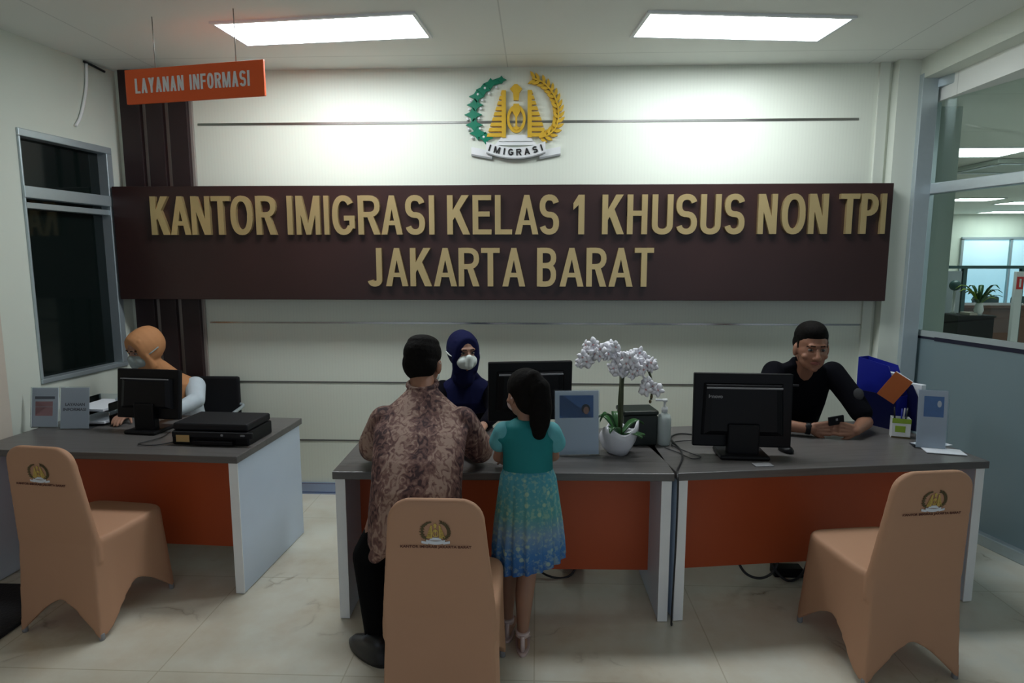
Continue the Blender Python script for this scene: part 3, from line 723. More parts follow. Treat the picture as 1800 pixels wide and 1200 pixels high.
# ------------------------------------------------------------ left desk objects
def T(name, label, cat, loc, rz=0, group=None): return thing(name, label, cat, loc, rz, group)
t = T('printer', 'flat black printer on the left desk beside the small monitor', 'printer', (-1.715, 3.33, .75), R(-3))
P('body', M['black'], t, (-.235, .195, -.14, .13, 0, .075), bev=.008)
P('scanner_lid', M['blackm'], t, (-.23, .19, -.135, .128, .077, .118), bev=.01)
P('control_panel', M['blackm'], t, (-.225, .225, -.155, -.138, .045, .075), bev=.004)
P('sticker', M['lime'] if 0 else M['gold'], t, (-.20, -.125, -.158, -.1545, .02, .058), bev=.001)
P('button', M['grey'], t, (.05, .064, -.158, -.154, .055, .067)); P('button', M['grey'], t, (.16, .185, -.158, -.154, .056, .066)); P('output_tray', M['black'], t, (-.1, .12, -.17, -.14, .01, .03))
def stand(label, loc, rz, w_, h_, prints, lean=R(-12)):
    t = T('display_stand', label, 'display stand', loc, rz, 'acrylic notice stands on the desks')
    Mx = Matrix.Rotation(lean, 4, 'X')
    def add(name, bm, m, par=t):
        for v in bm.verts: v.co = Mx @ v.co
        return obj(name, bm, m, par)
    bm = B(); box(bm, -w_/2-.006, w_/2+.006, -.004, -.002, .004, h_+.006); add('acrylic_sheet', bm, M['acry'])
    bm = B(); box(bm, -w_/2, w_/2, -.0015, .001, .006, h_); pp = add('paper', bm, M['paper'])
    bm = B(); box(bm, -w_/2-.006, w_/2+.006, .0, .09, 0, .003); obj('stand_foot', bm, M['acry'], t)
    for x0, x1, z0, z1, m in prints:
        bm = B(); box(bm, -w_/2+x0*w_, -w_/2+x1*w_, -.002, -.0012, z0*h_, z1*h_); add('print', bm, M[m], pp)
    return t, pp, Mx
stand('notice stand with a pink printed block, leftmost on the left desk', (-2.905, 3.50, .75), R(2), .155, .235, [(.12, .88, .72, .79, 'paperg'), (.14, .8, .3, .52, 'paperp'), (.14, .8, .53, .66, 'paperp')], R(-9))
t, pp, Mx = stand('white notice stand with two dark lines of text on the left desk', (-2.700, 3.47, .75), R(3), .165, .245, [], R(-9))
for tx, z in (('LAYANAN', .56), ('INFORMASI', .44)):
    o = text_box('print', tx, -.055 if tx[0] == 'L' else -.068, .058 if tx[0] == 'L' else .066, .245*z, .245*z+.018, -.0012, .001, M['paperg'], pp, bold=.03); o.data.transform(Mx)
t, pp, Mx = stand('large white stand with a blue portrait card on the middle desk beside the orchid', (.212, 3.09, .75), R(5), .222, .33, [(.1, .88, .585, .93, 'paperb'), (.1, .88, .55, .575, 'paper')], R(-6))
bm = B(); prism(bm, [(.045+.022*math.cos(a), .238+.024*math.sin(a)) for a in [2*PI*k/14 for k in range(14)]], -.0031, -.0021); o = obj('portrait_hair', bm, M['blackt'], pp); o.data.transform(Mx)
bm = B(); prism(bm, [(.047+.014*math.cos(a), .230+.02*math.sin(a)) for a in [2*PI*k/14 for k in range(14)]], -.0038, -.0030); o = obj('portrait_face', bm, M['skinp'], pp); o.data.transform(Mx)
t, pp, Mx = stand('narrow white stand with blue card, right end of right desk', (2.075, 3.27, .75), R(-14), .135, .31, [(.2, .88, .55, .9, 'paperb')], R(-5))
bm = B(); prism(bm, [(.03+.010*math.cos(a), .24+.018*math.sin(a)) for a in [2*PI*k/12 for k in range(12)]], -.003, -.0021); o = obj('portrait_face', bm, M['paper'], pp); o.data.transform(Mx)
t = T('document_tray', 'clear acrylic tray with papers behind the white notice stands', 'tray', (-2.67, 3.70, .75), R(-3))
for k, z in enumerate((.01, .085)):
    bm = B(); box(bm, -.13, .13, -.13, .13, z, z+.004); box(bm, -.13, -.127, -.13, .13, z, z+.05); box(bm, .127, .13, -.13, .13, z, z+.05); box(bm, -.13, .13, .127, .13, z, z+.05); obj('tray_shelf', bm, M['acry'], t)
    bm = B(); box(bm, -.105, .105, -.15, .12, z+.005, z+.018); obj('paper_stack', bm, M['paper'], t)
bm = B(); [box(bm, x, x+.006, y, y+.006, 0, .13) for x in (-.13, .124) for y in (-.13, .124)]; obj('corner_post', bm, M['acry'], t)
for i, (x, y, r_) in enumerate(((2.235, 3.34, 20), (2.21, 3.20, -14))):
    bm = B(); box(bm, -.09, .09, -.05, .05, .0005, .002+.002*i); o = obj('paper_sheet', bm, M['paper'], None)
    tag(o, ('loose sheet on the far right end of the right desk, nearer the glass', 'loose sheet near the front right corner of the right desk')[i], 'paper'); o.location = (x-.1, y+.02, .75+.0025*i); o.rotation_euler = (0, 0, R(r_))

# ------------------------------------------------------------ orchid
t = T('potted_orchid', 'white orchid in a scalloped white pot on the middle desk', 'plant', (.43, 3.14, .75))
bm = B(); rs = []
n = 40
for k, (r_, z) in enumerate(((.045, 0), (.055, .004), (.085, .05), (.098, .10), (.100, .135), (.092, .13), (.08, .09))):
    ring = []
    for i in range(n):
        a = 2*PI*i/n; q = 1+.06*math.sin(5*a)*(k/6); zz = z+(.028*math.sin(3*a+2.6)+.02*math.cos(a+.6))*min(1, k/4)
        ring.append((r_*q*math.cos(a), r_*q*math.sin(a), max(zz, 0)))
    rs.append(ring)
rings(bm, rs); obj('pot', bm, M['pot'], t)
for a, l, up, wd in ((20, .13, .07, .05), (150, .13, .09, .05), (95, .12, .1, .045), (-50, .14, .03, .052), (-120, .11, .06, .045), (-15, .12, .015, .05), (200, .10, .12, .04)):
    bm = B(); d = Vector((math.cos(R(a)), math.sin(R(a)), 0)); sd = Vector((-d.y, d.x, 0)); rs = []
    for k in range(9):
        q = k/8; c = d*(.01+l*q)+Vector((0, 0, .10+up*math.sin(q*2.4)*1.0)); ww = wd*math.sin(PI*min(.97, .12+q*.85))*.55+.003
        rs.append([c+sd*ww, c+Vector((0, 0, -.004-.008)), c-sd*ww, c+Vector((0, 0, -.003))])
    rings(bm, rs); obj('leaf', bm, M['leaf'], t, smooth=True)
stemA = smoothpts([(0, 0, .1), (-.005, 0, .25), (0, 0, .40), (-.02, .0, .48), (-.07, -.01, .525), (-.15, -.01, .525), (-.205, -.02, .475)])
stemB = smoothpts([(.01, 0, .1), (.012, 0, .25), (.015, 0, .40), (.05, 0, .475), (.10, -.01, .48), (.14, -.02, .425), (.155, -.03, .35), (.15, -.035, .29)])
for st in (stemA, stemB):
    bm = B(); tube(bm, st, .006 if st is stemB else .006, 8); obj('stem', bm, M['stem'], t)
bm = B(); tube(bm, [(.004, -.004, .1), (.004, -.004, .43)], .008, 8); obj('support_stick', bm, M['stem'], t)
def flower_mesh():
    bm = B()
    for k in range(5):
        a = 2*PI*k/5+PI/2; wd = .011 if k in (0, 2, 3) else .016; l = .030
        d = Vector((math.cos(a), 0, math.sin(a))); sd = Vector((-d.z, 0, d.x)); rs = []
        for j in range(6):
            q = j/5; c = d*(.002+l*q)+Vector((0, -.006*math.sin(q*PI), 0)); ww = wd*math.sin(PI*(.12+.8*q)); rs.append([c+sd*ww, c+Vector((0, -.003, 0)), c-sd*ww, c+Vector((0, .002, 0))])
        rings(bm, rs)
    ell(bm, (0, -.006, -.003), (.0035, .005, .005), n=8, mi=1)
    bmesh.ops.recalc_face_normals(bm, faces=bm.faces)
    me = bpy.data.meshes.new('flower'); bm.to_mesh(me); bm.free(); me.materials.append(M['petal']); me.materials.append(M['paperp']); return me
fm = flower_mesh()
fl = []
for i in range(22): 
    p = stemA[-3-int(i*.75)] if i < 18 else stemA[18]; fl.append(p+Vector((random.uniform(-.025, .025), random.uniform(-.06, .02), random.uniform(-.03, .045))))
for i in range(24):
    j = min(len(stemB)-1, 17+int(i*.72)); fl.append(stemB[j]+Vector((random.uniform(-.04, .04), random.uniform(-.06, .03), random.uniform(-.065, .045))))
for i in range(10): fl.append(Vector((random.uniform(-.05, .07), random.uniform(-.06, 0), random.uniform(.42, .53))))
for p in fl:
    o = bpy.data.objects.new('flower', fm); COL.objects.link(o); o.parent = t; o.location = p
    o.rotation_euler = (random.uniform(-.5, .5), random.uniform(0, 6), random.uniform(-.9, .9)); s = random.uniform(.95, 1.25); o.scale = (s, s, s)
for p in list(stemA[-1:])+[Vector((-.215, -.02, .462)), Vector((.152, -.035, .305)), Vector((.146, -.035, .280)), Vector((.158, -.035, .335))]:
    bm = B(); ell(bm, p, (.007, .007, .010), n=10); obj('bud', bm, M['brownprint'], t)
t = T('storage_box', 'dark green box behind the orchid pot on the middle desk', 'box', (.56, 3.33, .75), R(8))
P('body', M['dgreen'], t, (-.10, .085, -.06, .09, 0, .165), bev=.006); P('lid', M['dgreen'], t, (-.105, .09, -.065, .095, .166, .19), bev=.008)
t = T('sanitizer_bottle', 'white pump bottle of sanitizer between the orchid and the right monitor', 'bottle', (.69, 3.30, .75))
bm = B(); lathe(bm, [(.03, 0), (.036, .006), (.037, .14), (.03, .165), (.014, .175), (.014, .185)], (0, 0, 0), 20); obj('bottle_body', bm, M['bottle'], t)
bm = B(); lathe(bm, [(.017, .18), (.017, .205), (.006, .207), (.006, .235), (.014, .237), (.014, .25)], (0, 0, 0), 16); box(bm, -.05, .005, -.006, .006, .238, .25, bev=.003); obj('pump', bm, M['white'], t)

# ------------------------------------------------------------ right desk objects
t = T('file_box', 'blue cardboard magazine file standing near the rear right of the right desk', 'file box', (2.07, 3.76, .75), R(-62))
# local x runs along the file's long side, slanted top rising to +x... opened towards the viewer
bm = B()
pts = [(-.13, 0), (.13, 0), (.13, .20), (.06, .37), (-.13, .40)]
prism(bm, [(x, z) for x, z in pts], -.045, -.041); prism(bm, [(x, z) for x, z in pts], .041, .045); box(bm, -.13, -.126, -.041, .041, 0, .40); box(bm, -.126, .13, -.041, .041, 0, .004); box(bm, .126, .13, -.041, .041, 0, .20)
obj('case', bm, M['blueb'], t)
bm = B(); box(bm, -.12, .10, -.025, .02, .005, .33); obj('documents', bm, M['paper'], t)
o = P('face_shade', M['bluef'], t, (-.12, .12, -.0475, -.0455, .004, .20))  # shade on the lower file face, put into the colour of a thin sheet
t = T('magazine_file', 'second blue file box with papers, behind the green and white box', 'file box', (2.19, 3.72, .75), R(-62))
bm = B(); prism(bm, [(x, z*.72) for x, z in pts], -.04, -.037); prism(bm, [(x, z*.72) for x, z in pts], .037, .04); box(bm, -.13, -.126, -.037, .037, 0, .288); box(bm, -.126, .13, -.037, .037, 0, .004); obj('case', bm, M['bluef'], t)
bm = B(); box(bm, -.115, .10, -.02, .02, .005, .27); obj('documents', bm, M['paper'], t)
t = T('book', 'orange book with pale page edge propped on its corner against the blue file', 'book', (2.055, 3.60, 1.01), R(-30))
def rotbm(bm, ang, ax='Y'):
    for v in bm.verts: v.co = Matrix.Rotation(ang, 3, ax) @ v.co
    return bm
bm = B(); box(bm, -.05, .05, -.012, -.009, -.08, .08); box(bm, -.05, .05, .009, .012, -.08, .08); obj('cover', rotbm(bm, R(32)), M['ybook'], t)
bm = B(); box(bm, -.047, .049, -.009, .009, -.077, .082); obj('pages', rotbm(bm, R(32)), M['paper'], t)
t = T('pen_holder', 'white and lime green box with pens on the right desk beside the files', 'pen holder', (2.045, 3.50, .75), R(-20))
bm = B(); [box(bm, *q) for q in ((-.045, -.042, -.035, .035, 0, .11), (.042, .045, -.035, .035, 0, .11), (-.042, .042, -.035, -.032, 0, .11), (-.042, .042, .032, .035, 0, .11), (-.042, .042, -.032, .032, 0, .003))]; cup = obj('cup', bm, M['white'], t)
P('label_band', M['lime'], t, (-.046, .046, -.0362, -.0352, .085, .112), bev=0); P('label_patch', M['lime'], t, (-.03, .02, -.0362, -.0352, .035, .07), bev=0); P('label_base', M['brownprint'], t, (-.046, .046, -.0362, -.0352, 0, .01), bev=0)
for x, y, m in ((-.02, .01, 'black'), (.0, -.01, 'blueb'), (.02, .012, 'dgreen'), (.01, .0, 'grey')):
    bm = B(); tube(bm, [(x, y, .01), (x*1.6, y*1.5, .165)], .004, 8); obj('pen', bm, M[m], t)
t = T('computer_mouse', 'black mouse on the right desk just behind the monitor', 'mouse', (1.30, 3.20, .752), R(10))
bm = B(); hoops(bm, [((0, 0, 0), .030, .052), ((0, 0, .012), .031, .054), ((0, -.003, .026), .022, .04), ((0, -.004, .032), .008, .018)]); obj('shell', bm, M['black'], t)
bm = B(); box(bm, -.004, .004, .012, .03, .026, .034); obj('wheel', bm, M['grey'], t)
t = T('keyboard', 'black keyboard on the right desk between the monitor and the officer', 'keyboard', (1.12, 3.40, .75), R(5))
P('case', M['black'], t, (-.21, .21, -.07, .07, 0, .018), bev=.004)
bm = B(); [box(bm, -.2+.0285*i, -.2+.0285*i+.024, -.058+.0235*j, -.058+.0235*j+.019, .017, .024) for i in range(14) for j in range(5)]; obj('keys', bm, M['blackm'], t)
t = T('calendar_pad', 'pale plastic pad lying before the monitor base on the right desk', 'pad', (1.10, 2.975, .75), R(6)); P('pad', M['grey'], t, (-.045, .045, -.03, .02, 0, .006))
# cables
def cable(label, pts, r=.004, loc=(0, 0, 0), m='wire', name='cable'):
    bm = B(); tube(bm, smoothpts(pts, 8), r, 8); return tag(obj(name, bm, M[m], None), label, 'cable')
cable('black cable looping over the middle desk and down the seam between two desks', [(.92, 3.46, .757), (.82, 3.49, .757), (.75, 3.40, .757), (.755, 3.2, .757), (.74, 3.08, .757), (.71, 2.98, .757), (.665, 2.86, .757), (.655, 2.80, .752), (.655, 2.785, .70), (.655, 2.79, .4), (.650, 2.80, .05), (.66, 2.83, .006)], .0045)
cable('thin black cable curling beside the sanitizer bottle on the right desk', [(.86, 3.36, .757), (.76, 3.33, .757), (.73, 3.26, .757), (.80, 3.12, .757), (.83, 3.07, .757), (.78, 3.04, .757), (.73, 3.14, .757), (.68, 3.22, .757)], .003)
cable('black cable on the left desk between the monitor and the printer', [(-2.10, 3.42, .757), (-2.08, 3.30, .757), (-2.13, 3.18, .757), (-2.03, 3.16, .757), (-1.96, 3.22, .757)], .003)
cable('black cable tangle hanging under the right desk', [(1.12, 3.30, .5), (1.10, 3.32, .2), (1.14, 3.28, .05), (1.24, 3.26, .02), (1.32, 3.27, .10), (1.30, 3.3, .3), (1.28, 3.28, .12), (1.36, 3.24, .02), (1.46, 3.27, .05), (1.5, 3.3, .2), (1.5, 3.32, .5)], .007)
cable('black cable lying on the floor under the middle desk', [(-.02, 3.35, .3), (.0, 3.32, .06), (.08, 3.25, .012), (.2, 3.27, .012), (.26, 3.33, .15), (.27, 3.38, .4)], .006)
t = T('power_adapter', 'black power brick on the floor under the right desk', 'adapter', (1.40, 3.34, 0)); P('brick', M['black'], t, (-.08, .08, -.04, .04, 0, .05), bev=.008)
t = T('footrest', 'black foot rest under the middle desk beside the cable', 'foot rest', (.22, 3.45, 0)); P('plate', M['black'], t, (-.06, .06, -.1, .1, 0, .12), bev=.01)
t = T('waste_bin', 'blue plastic bin under the middle desk behind the girl', 'bin', (-.16, 3.27, 0)); bm = B(); lathe(bm, [(.08, 0), (.10, .24), (.104, .25), (.096, .25), (.078, .02), (.01, .02)], n=24); obj('bin_body', bm, M['bluebin'], t)
bm = B(); box(bm, -4.2, -2.46, 1.9, 3.05, .001, .02, bev=.006); tag(obj('floor_mat', bm, M['mat_']), 'black floor mat at the lower left corner beside the covered chair', 'mat')

# ------------------------------------------------------------ people
class Head:
    def __init__(s, c, yaw=0, pitch=0, roll=0, k=1.0):
        s.k = k; s.M = Matrix.Translation(Vector(c)) @ Matrix.Rotation(yaw, 4, 'Z') @ Matrix.Rotation(pitch, 4, 'X') @ Matrix.Rotation(roll, 4, 'Y')
    def p(s, *v): return s.M @ (Vector(v)*s.k)
    def d(s, *v): return s.M.to_3x3() @ (Vector(v)*s.k)
    def e(s, bm, c, r, n=20): ell(bm, s.p(*c), [q*s.k for q in r], s.M.to_3x3(), n)
    def c(s, bm, a, ra, b, rb): cap(bm, s.p(*a), ra*s.k, s.p(*b), rb*s.k, 12)
    def skull(s, bm):
        s.e(bm, (0, -.015, .03), (.075, .092, .085)); s.e(bm, (0, .018, -.022), (.064, .070, .085)); s.e(bm, (0, .030, -.068), (.048, .050, .040)); s.e(bm, (0, .062, -.092), (.020, .018, .016))
        s.c(bm, (0, .084, .012), .008, (0, .104, -.026), .0125); s.e(bm, (.013, .093, -.031), (.009, .010, .008)); s.e(bm, (-.013, .093, -.031), (.009, .010, .008))
        s.c(bm, (-.034, .076, .030), .010, (.034, .076, .030), .010)
        for x in (-1, 1):
            s.e(bm, (x*.076, -.004, -.012), (.011, .020, .033)); s.e(bm, (x*.045, .056, -.028), (.018, .018, .016))
    def dents(s):
        return [(s.p(x*.029, .080, .008), .022*s.k, s.d(0, -.009, 0)) for x in (-1, 1)]
    def face(s, t, base, lips=True, eyes=True):
        for x in (-1, 1):
            if eyes:
                bm = B(); s.e(bm, (x*.029, .0715, .008), (.0135, .008, .0065), 14); ey = obj('eye', bm, M['eyew'], t, base=base)
                bm = B(); s.e(bm, (x*.029, .0775, .008), (.0062, .004, .0058), 12); obj('iris', bm, M['eyeb'], ey, base=(0, 0, 0)); ey.children[0].data.transform(Matrix.Translation(-Vector(base)))
            bm = B()
            for a, b in (((.014, .088, .030), (.030, .087, .032)), ((.030, .087, .032), (.047, .074, .026))):
                s.c(bm, (x*a[0], a[1]-.002, a[2]), .0032, (x*b[0], b[1]-.003, b[2]), .0026)
            obj('eyebrow', bm, M['hair'], t, base=base)
        if lips:
            bm = B(); s.c(bm, (-.022, .079, -.056), .004, (0, .088, -.053), .006); s.c(bm, (.022, .079, -.056), .004, (0, .088, -.053), .006)
            s.c(bm, (-.018, .079, -.060), .005, (.018, .079, -.060), .005); s.e(bm, (0, .083, -.062), (.016, .007, .006)); obj('lips', bm, M['lips'], t, base=base)
def hand(bm, wrist, f, n, side=1, curl=.5, s=1.0, spread=.0, thumb_curl=.3):
    f = Vector(f).normalized(); n = Vector(n); n = (n-f*n.dot(f)).normalized(); l = f.cross(n)*side; wv = Vector(wrist)
    for i, (off, ln) in enumerate(((-.030, .066), (-.010, .076), (.010, .070), (.029, .054))):
        k = wv+f*.085*s+l*off*s; cap(bm, wv+f*.012*s+l*off*.6*s, .0155*s, k, .0115*s, 10)
        d = (f+l*off*spread*10).normalized(); a = 0; p = k
        for sg, r0, r1 in ((.45, .0095, .009), (.32, .009, .0082), (.23, .0082, .007)):
            a += curl*(1+.12*i); dd = (d*math.cos(a)+n*math.sin(a)).normalized(); q = p+dd*ln*sg*s; cap(bm, p, r0*s, q, r1*s, 10); p = q
    p = wv+f*.018*s-l*.026*s; d = (f*.75-l*.60+n*.25).normalized(); q = p+d*.040*s; cap(bm, p, .0135*s, q, .011*s, 10)
    d2 = (d+n*thumb_curl+f*.3).normalized(); q2 = q+d2*.030*s; cap(bm, q, .0105*s, q2, .0095*s, 10); cap(bm, q2, .0095*s, q2+(d2+n*thumb_curl*.5).normalized()*.02*s, .008*s, 10)
def person(label, loc, name='person'): return thing(name, label, 'person', loc)
def mbody(bm, prims):
    for q in prims:
        if q[0] == 'c': cap(bm, *q[1:])
        elif q[0] == 'e': ell(bm, *q[1:])
        elif q[0] == 'h': hoops(bm, q[1])

# --- officer behind the right desk
bs = (1.62, 4.02, 0); t = person('seated man in a black short sleeved uniform, hands clasped on the right desk', bs)
hd = Head((1.572, 3.60, 1.238), R(180-4), R(-8), 0, 1.13)
bm = B(); hd.skull(bm)
eR, wR = Vector((1.885, 3.565, .815)), Vector((1.775, 3.45, .795))   # arm on the image right
eL, wL = Vector((1.27, 3.56, .815)), Vector((1.545, 3.475, .797))
mbody(bm, [('c', (1.575, 3.66, 1.20), .058, (1.59, 3.75, 1.05), .062), ('h', [((1.61, 4.0, .48), .14, .10), ((1.61, 3.96, .65), .13, .09), ((1.60, 3.86, .85), .15, .095), ((1.59, 3.78, 1.03), .15, .08), ((1.59, 3.75, 1.08), .10, .06)]),
           ('c', (1.42, 3.76, 1.055), .052, eL, .040), ('c', (1.80, 3.75, 1.055), .052, eR, .040), ('c', eL, .042, wL, .028), ('c', eR, .042, wR, .028),
           ('c', (1.52, 4.0, .49), .085, (1.50, 3.62, .50), .065), ('c', (1.70, 4.0, .49), .085, (1.72, 3.62, .50), .065), ('c', (1.50, 3.62, .50), .06, (1.50, 3.68, .09), .042), ('c', (1.72, 3.62, .50), .06, (1.72, 3.68, .09), .042)])
hand(bm, wL, (.9, -.22, .10), (.25, .95, -.1), 1, .42, 1.08); hand(bm, wR, (-.95, -.10, .15), (0, .95, -.25), -1, .55, 1.08)
hd.e(bm, (0, .024, -.056), (.060, .054, .050)); hd.e(bm, (0, .018, -.01), (.069, .062, .07)); blob('body', bm, M['skin'], t, .0045, 4, bs, hd.dents())
hd.face(t, bs)
bm = B(); hd.e(bm, (0, -.022, .058), (.080, .088, .076)); hd.e(bm, (0, -.034, .02), (.081, .080, .075)); hd.e(bm, (0, -.002, .082), (.066, .076, .056)); [hd.c(bm, (x*.068, .012, .035), .008, (x*.069, .010, -.008), .006) for x in (-1, 1)]
blob('hair', bm, M['hair'], t, .005, 9, bs)
bm = B(); mbody(bm, [('h', [((1.61, 4.0, .50), .175, .125), ((1.61, 3.95, .68), .165, .12), ((1.60, 3.86, .86), .182, .125), ((1.595, 3.80, 1.0), .19, .105), ((1.59, 3.765, 1.095), .155, .085), ((1.585, 3.725, 1.135), .082, .072), ((1.582, 3.705, 1.165), .066, .062)]),
                     ('c', (1.435, 3.77, 1.065), .070, (1.345, 3.66, .93), .066), ('c', (1.345, 3.66, .93), .066, (1.31, 3.61, .87), .064), ('c', (1.775, 3.76, 1.065), .070, (1.845, 3.66, .94), .066), ('c', (1.845, 3.66, .94), .066, (1.875, 3.60, .865), .062)])
sh = blob('shirt', bm, M['navyk'], t, .007, 5, bs)
bm = B(); [cap(bm, (1.585+sx*.012, 3.645, 1.125), .013, (1.585+sx*.060, 3.675, 1.165), .013) for sx in (-1, 1)]; obj('collar', bm, M['navyk'], t, base=bs)
bm = B(); ell(bm, (1.855, 3.60, .97), (.028, .012, .036), Euler((R(-25), 0, R(-15)))); o = obj('sleeve_patch', bm, M['patch'], sh, base=bs)
bm = B(); box(bm, 1.46, 1.54, 3.655, 3.668, 1.0, 1.012, bev=.002); obj('name_tag', bm, M['patch'], sh, base=bs)
bm = B()
mbody(bm, [('c', (1.52, 4.0, .49), .10, (1.50, 3.60, .50), .075), ('c', (1.70, 4.0, .49), .10, (1.72, 3.60, .50), .075), ('c', (1.50, 3.62, .50), .07, (1.50, 3.68, .10), .055), ('c', (1.72, 3.62, .50), .07, (1.72, 3.68, .10), .055)]); blob('trousers', bm, M['trouser'], t, .01, 3, bs)
for x in (1.50, 1.72): bm = B(); hoops(bm, [((x, 3.62, 0), .045, .125), ((x, 3.62, .03), .048, .128), ((x, 3.66, .07), .040, .085), ((x, 3.69, .10), .035, .045)]); obj('shoe', bm, M['shoe'], t, base=bs)
bm = B(); d_ = (wL-eL).normalized(); tube(bm, [wL-d_*.03, wL-d_*.005], .0335, 20); wt = obj('watch', bm, M['black'], t, base=bs)
bm = B(); wp = wL-d_*.017+Vector((-.01, -.030, .022)); ell(bm, wp, (.017, .010, .015)); obj('watch_face', bm, M['patch'], wt, base=bs)
t = T('phone', 'small black phone held in the clasped hands of the officer', 'phone', (1.665, 3.45, .835), R(8)); bm = B(); box(bm, -.045, .045, -.012, .0, -.005, .045, bev=.004); obj('phone_case', rotbm(bm, R(-8)), M['black'], t); bm = B(); box(bm, -.006, .006, -.0145, -.012, .02, .032); obj('lens', rotbm(bm, R(-8)), M['grey'], t)

# --- seated clerks with headscarves
def clerk(label, c, yaw, pitch, hij, blouse, maskm, tors, sleeves, k=1.05, cape=True, hijm2=None):
    bs = (c[0], c[1]+.18, 0); t = person(label, bs)
    hd = Head(c, yaw, pitch, 0, k); cx, cy, cz = c
    bm = B(); hd.skull(bm)
    sy = cy+.14; sz = cz-.235
    mbody(bm, [('c', (cx, cy+.05, cz-.08), .05, (cx+tors, sy, sz), .055), ('h', [((cx+tors, cy+.24, .46), .14, .10), ((cx+tors, cy+.22, .65), .12, .09), ((cx+tors, sy, sz-.05), .13, .08), ((cx+tors, sy, sz), .08, .05)])])
    for i, (e_, w_, hf) in enumerate(sleeves):
        sx = (-1, 1)[i]; sh = Vector((cx+tors+sx*.155, sy, sz-.03))
        mbody(bm, [('c', sh, .045, e_, .036), ('c', e_, .036, w_, .024)]); hand(bm, w_, hf, (0, 0, -1), sx, .25, .92)
    for sx in (-1, 1):
        x = cx+tors+sx*.09; mbody(bm, [('c', (x, cy+.24, .47), .075, (x, cy-.12, .48), .06), ('c', (x, cy-.12, .48), .055, (x, cy-.06, .08), .04)])
    blob('body', bm, M['skinp'], t, .005, 4, bs, hd.dents()); hd.face(t, bs, lips=False)
    # headscarf leaving the face open
    bm = B()
    prof = ((-.128, .030, .035, .02), (-.118, .056, .066, .02), (-.095, .078, .092, .018), (-.06, .091, .109, .014), (-.02, .096, .116, .010), (.02, .092, .113, .008), (.045, .084, .106, .006), (.062, .074, .098, .004), (.068, .064, .090, .002))
    rings(bm, [[hd.p(rx*math.cos(a), y, cz_+rz_*math.sin(a)) for a in [2*PI*i/28 for i in range(28)]] for y, rx, rz_, cz_ in prof])
    for x in (-1, 1): hd.c(bm, (x*.058, .035, .072), .014, (x*.073, .045, -.03), .016); hd.c(bm, (x*.073, .045, -.03), .016, (x*.046, .035, -.10), .034)
    hd.c(bm, (0, .012, -.09), .068, (0, .005, -.15), .072)
    q = hd.p(0, 0, -.13)
    if cape:
        hoops(bm, [(q+Vector((0, 0, .03)), .065, .07), (Vector((cx+tors*.6, sy-.02, sz+.045)), .10, .095), (Vector((cx+tors, sy-.01, sz-.01)), .185, .115), (Vector((cx+tors, sy-.01, sz-.10)), .20, .135), (Vector((cx+tors, sy-.01, sz-.17)), .165, .13)])
    else: hoops(bm, [(q+Vector((0, 0, .03)), .065, .07), (Vector((cx+tors*.6, sy-.02, sz+.045)), .10, .09), (Vector((cx+tors, sy, sz-.01)), .15, .10), (Vector((cx+tors, sy, sz-.08)), .13, .09)])
    blob('headscarf', bm, M[hij], t, .0055, 4, bs)
    bm = B(); hoops(bm, [((cx+tors, cy+.24, .44), .19, .14), ((cx+tors, cy+.22, .62), .165, .125), ((cx+tors, sy+.02, sz-.14), .175, .12), ((cx+tors, sy, sz-.03), .16, .095), ((cx+tors, sy, sz+.01), .10, .07)])
    for i, (e_, w_, hf) in enumerate(sleeves):
        sx = (-1, 1)[i]; sh = Vector((cx+tors+sx*.155, sy, sz-.04)); mbody(bm, [('c', sh, .066, e_, .055), ('c', e_, .054, Vector(w_)*.85+Vector(e_)*.15, .038)])
    blob('blouse', bm, M[blouse], t, .007, 5, bs)
    bm = B()
    for sx in (-1, 1):
        x = cx+tors+sx*.09; mbody(bm, [('c', (x, cy+.24, .47), .10, (x, cy-.13, .48), .075), ('c', (x, cy-.12, .48), .07, (x, cy-.06, .10), .06)])
    blob('skirt', bm, M['trouser'], t, .012, 3, bs)
    for sx in (-1, 1): x = cx+tors+sx*.09; bm = B(); hoops(bm, [((x, cy-.12, 0), .04, .11), ((x, cy-.12, .03), .042, .112), ((x, cy-.08, .07), .036, .07)]); obj('shoe', bm, M['shoe'], t, base=bs)
    bm = B(); hd.e(bm, (0, .040, -.046), (.069, .066, .054), 24); hd.c(bm, (0, .098, -.016), .022, (0, .094, -.060), .028); hd.c(bm, (-.028, .072, -.042), .030, (.028, .072, -.042), .030)
    mk = blob('face_mask', bm, M[maskm], t, .004, 10, bs)
    bm = B(); [(hd.c(bm, (x*.055, .062, -.028), .004, (x*.094, .02, -.012), .004), hd.c(bm, (x*.094, .02, -.012), .004, (x*.100, -.03, -.002), .004)) for x in (-1, 1)]; obj('mask_strap', bm, M[maskm], t, base=bs)
    return t
clerk('seated clerk in a navy headscarf and white face mask behind the middle desk', (-.452, 3.87, 1.165), R(180+26), R(-6), 'navy', 'navyb', 'mask', .0,
      [(Vector((-.66, 3.72, .82)), Vector((-.56, 3.49, .79)), (.3, -1, 0)), (Vector((-.24, 3.72, .82)), Vector((-.30, 3.50, .79)), (-.2, -1, 0))])
clerk('seated clerk in a tan headscarf and pale blouse behind the left desk', (-2.545, 3.93, 1.165), R(180-26), R(-24), 'tan', 'bluegrey', 'maskg', .09,
      [(Vector((-2.63, 3.82, .83)), Vector((-2.52, 3.66, .79)), (.2, -1, 0)), (Vector((-2.205, 3.90, .83)), Vector((-2.27, 3.68, .79)), (-.3, -1, 0))])
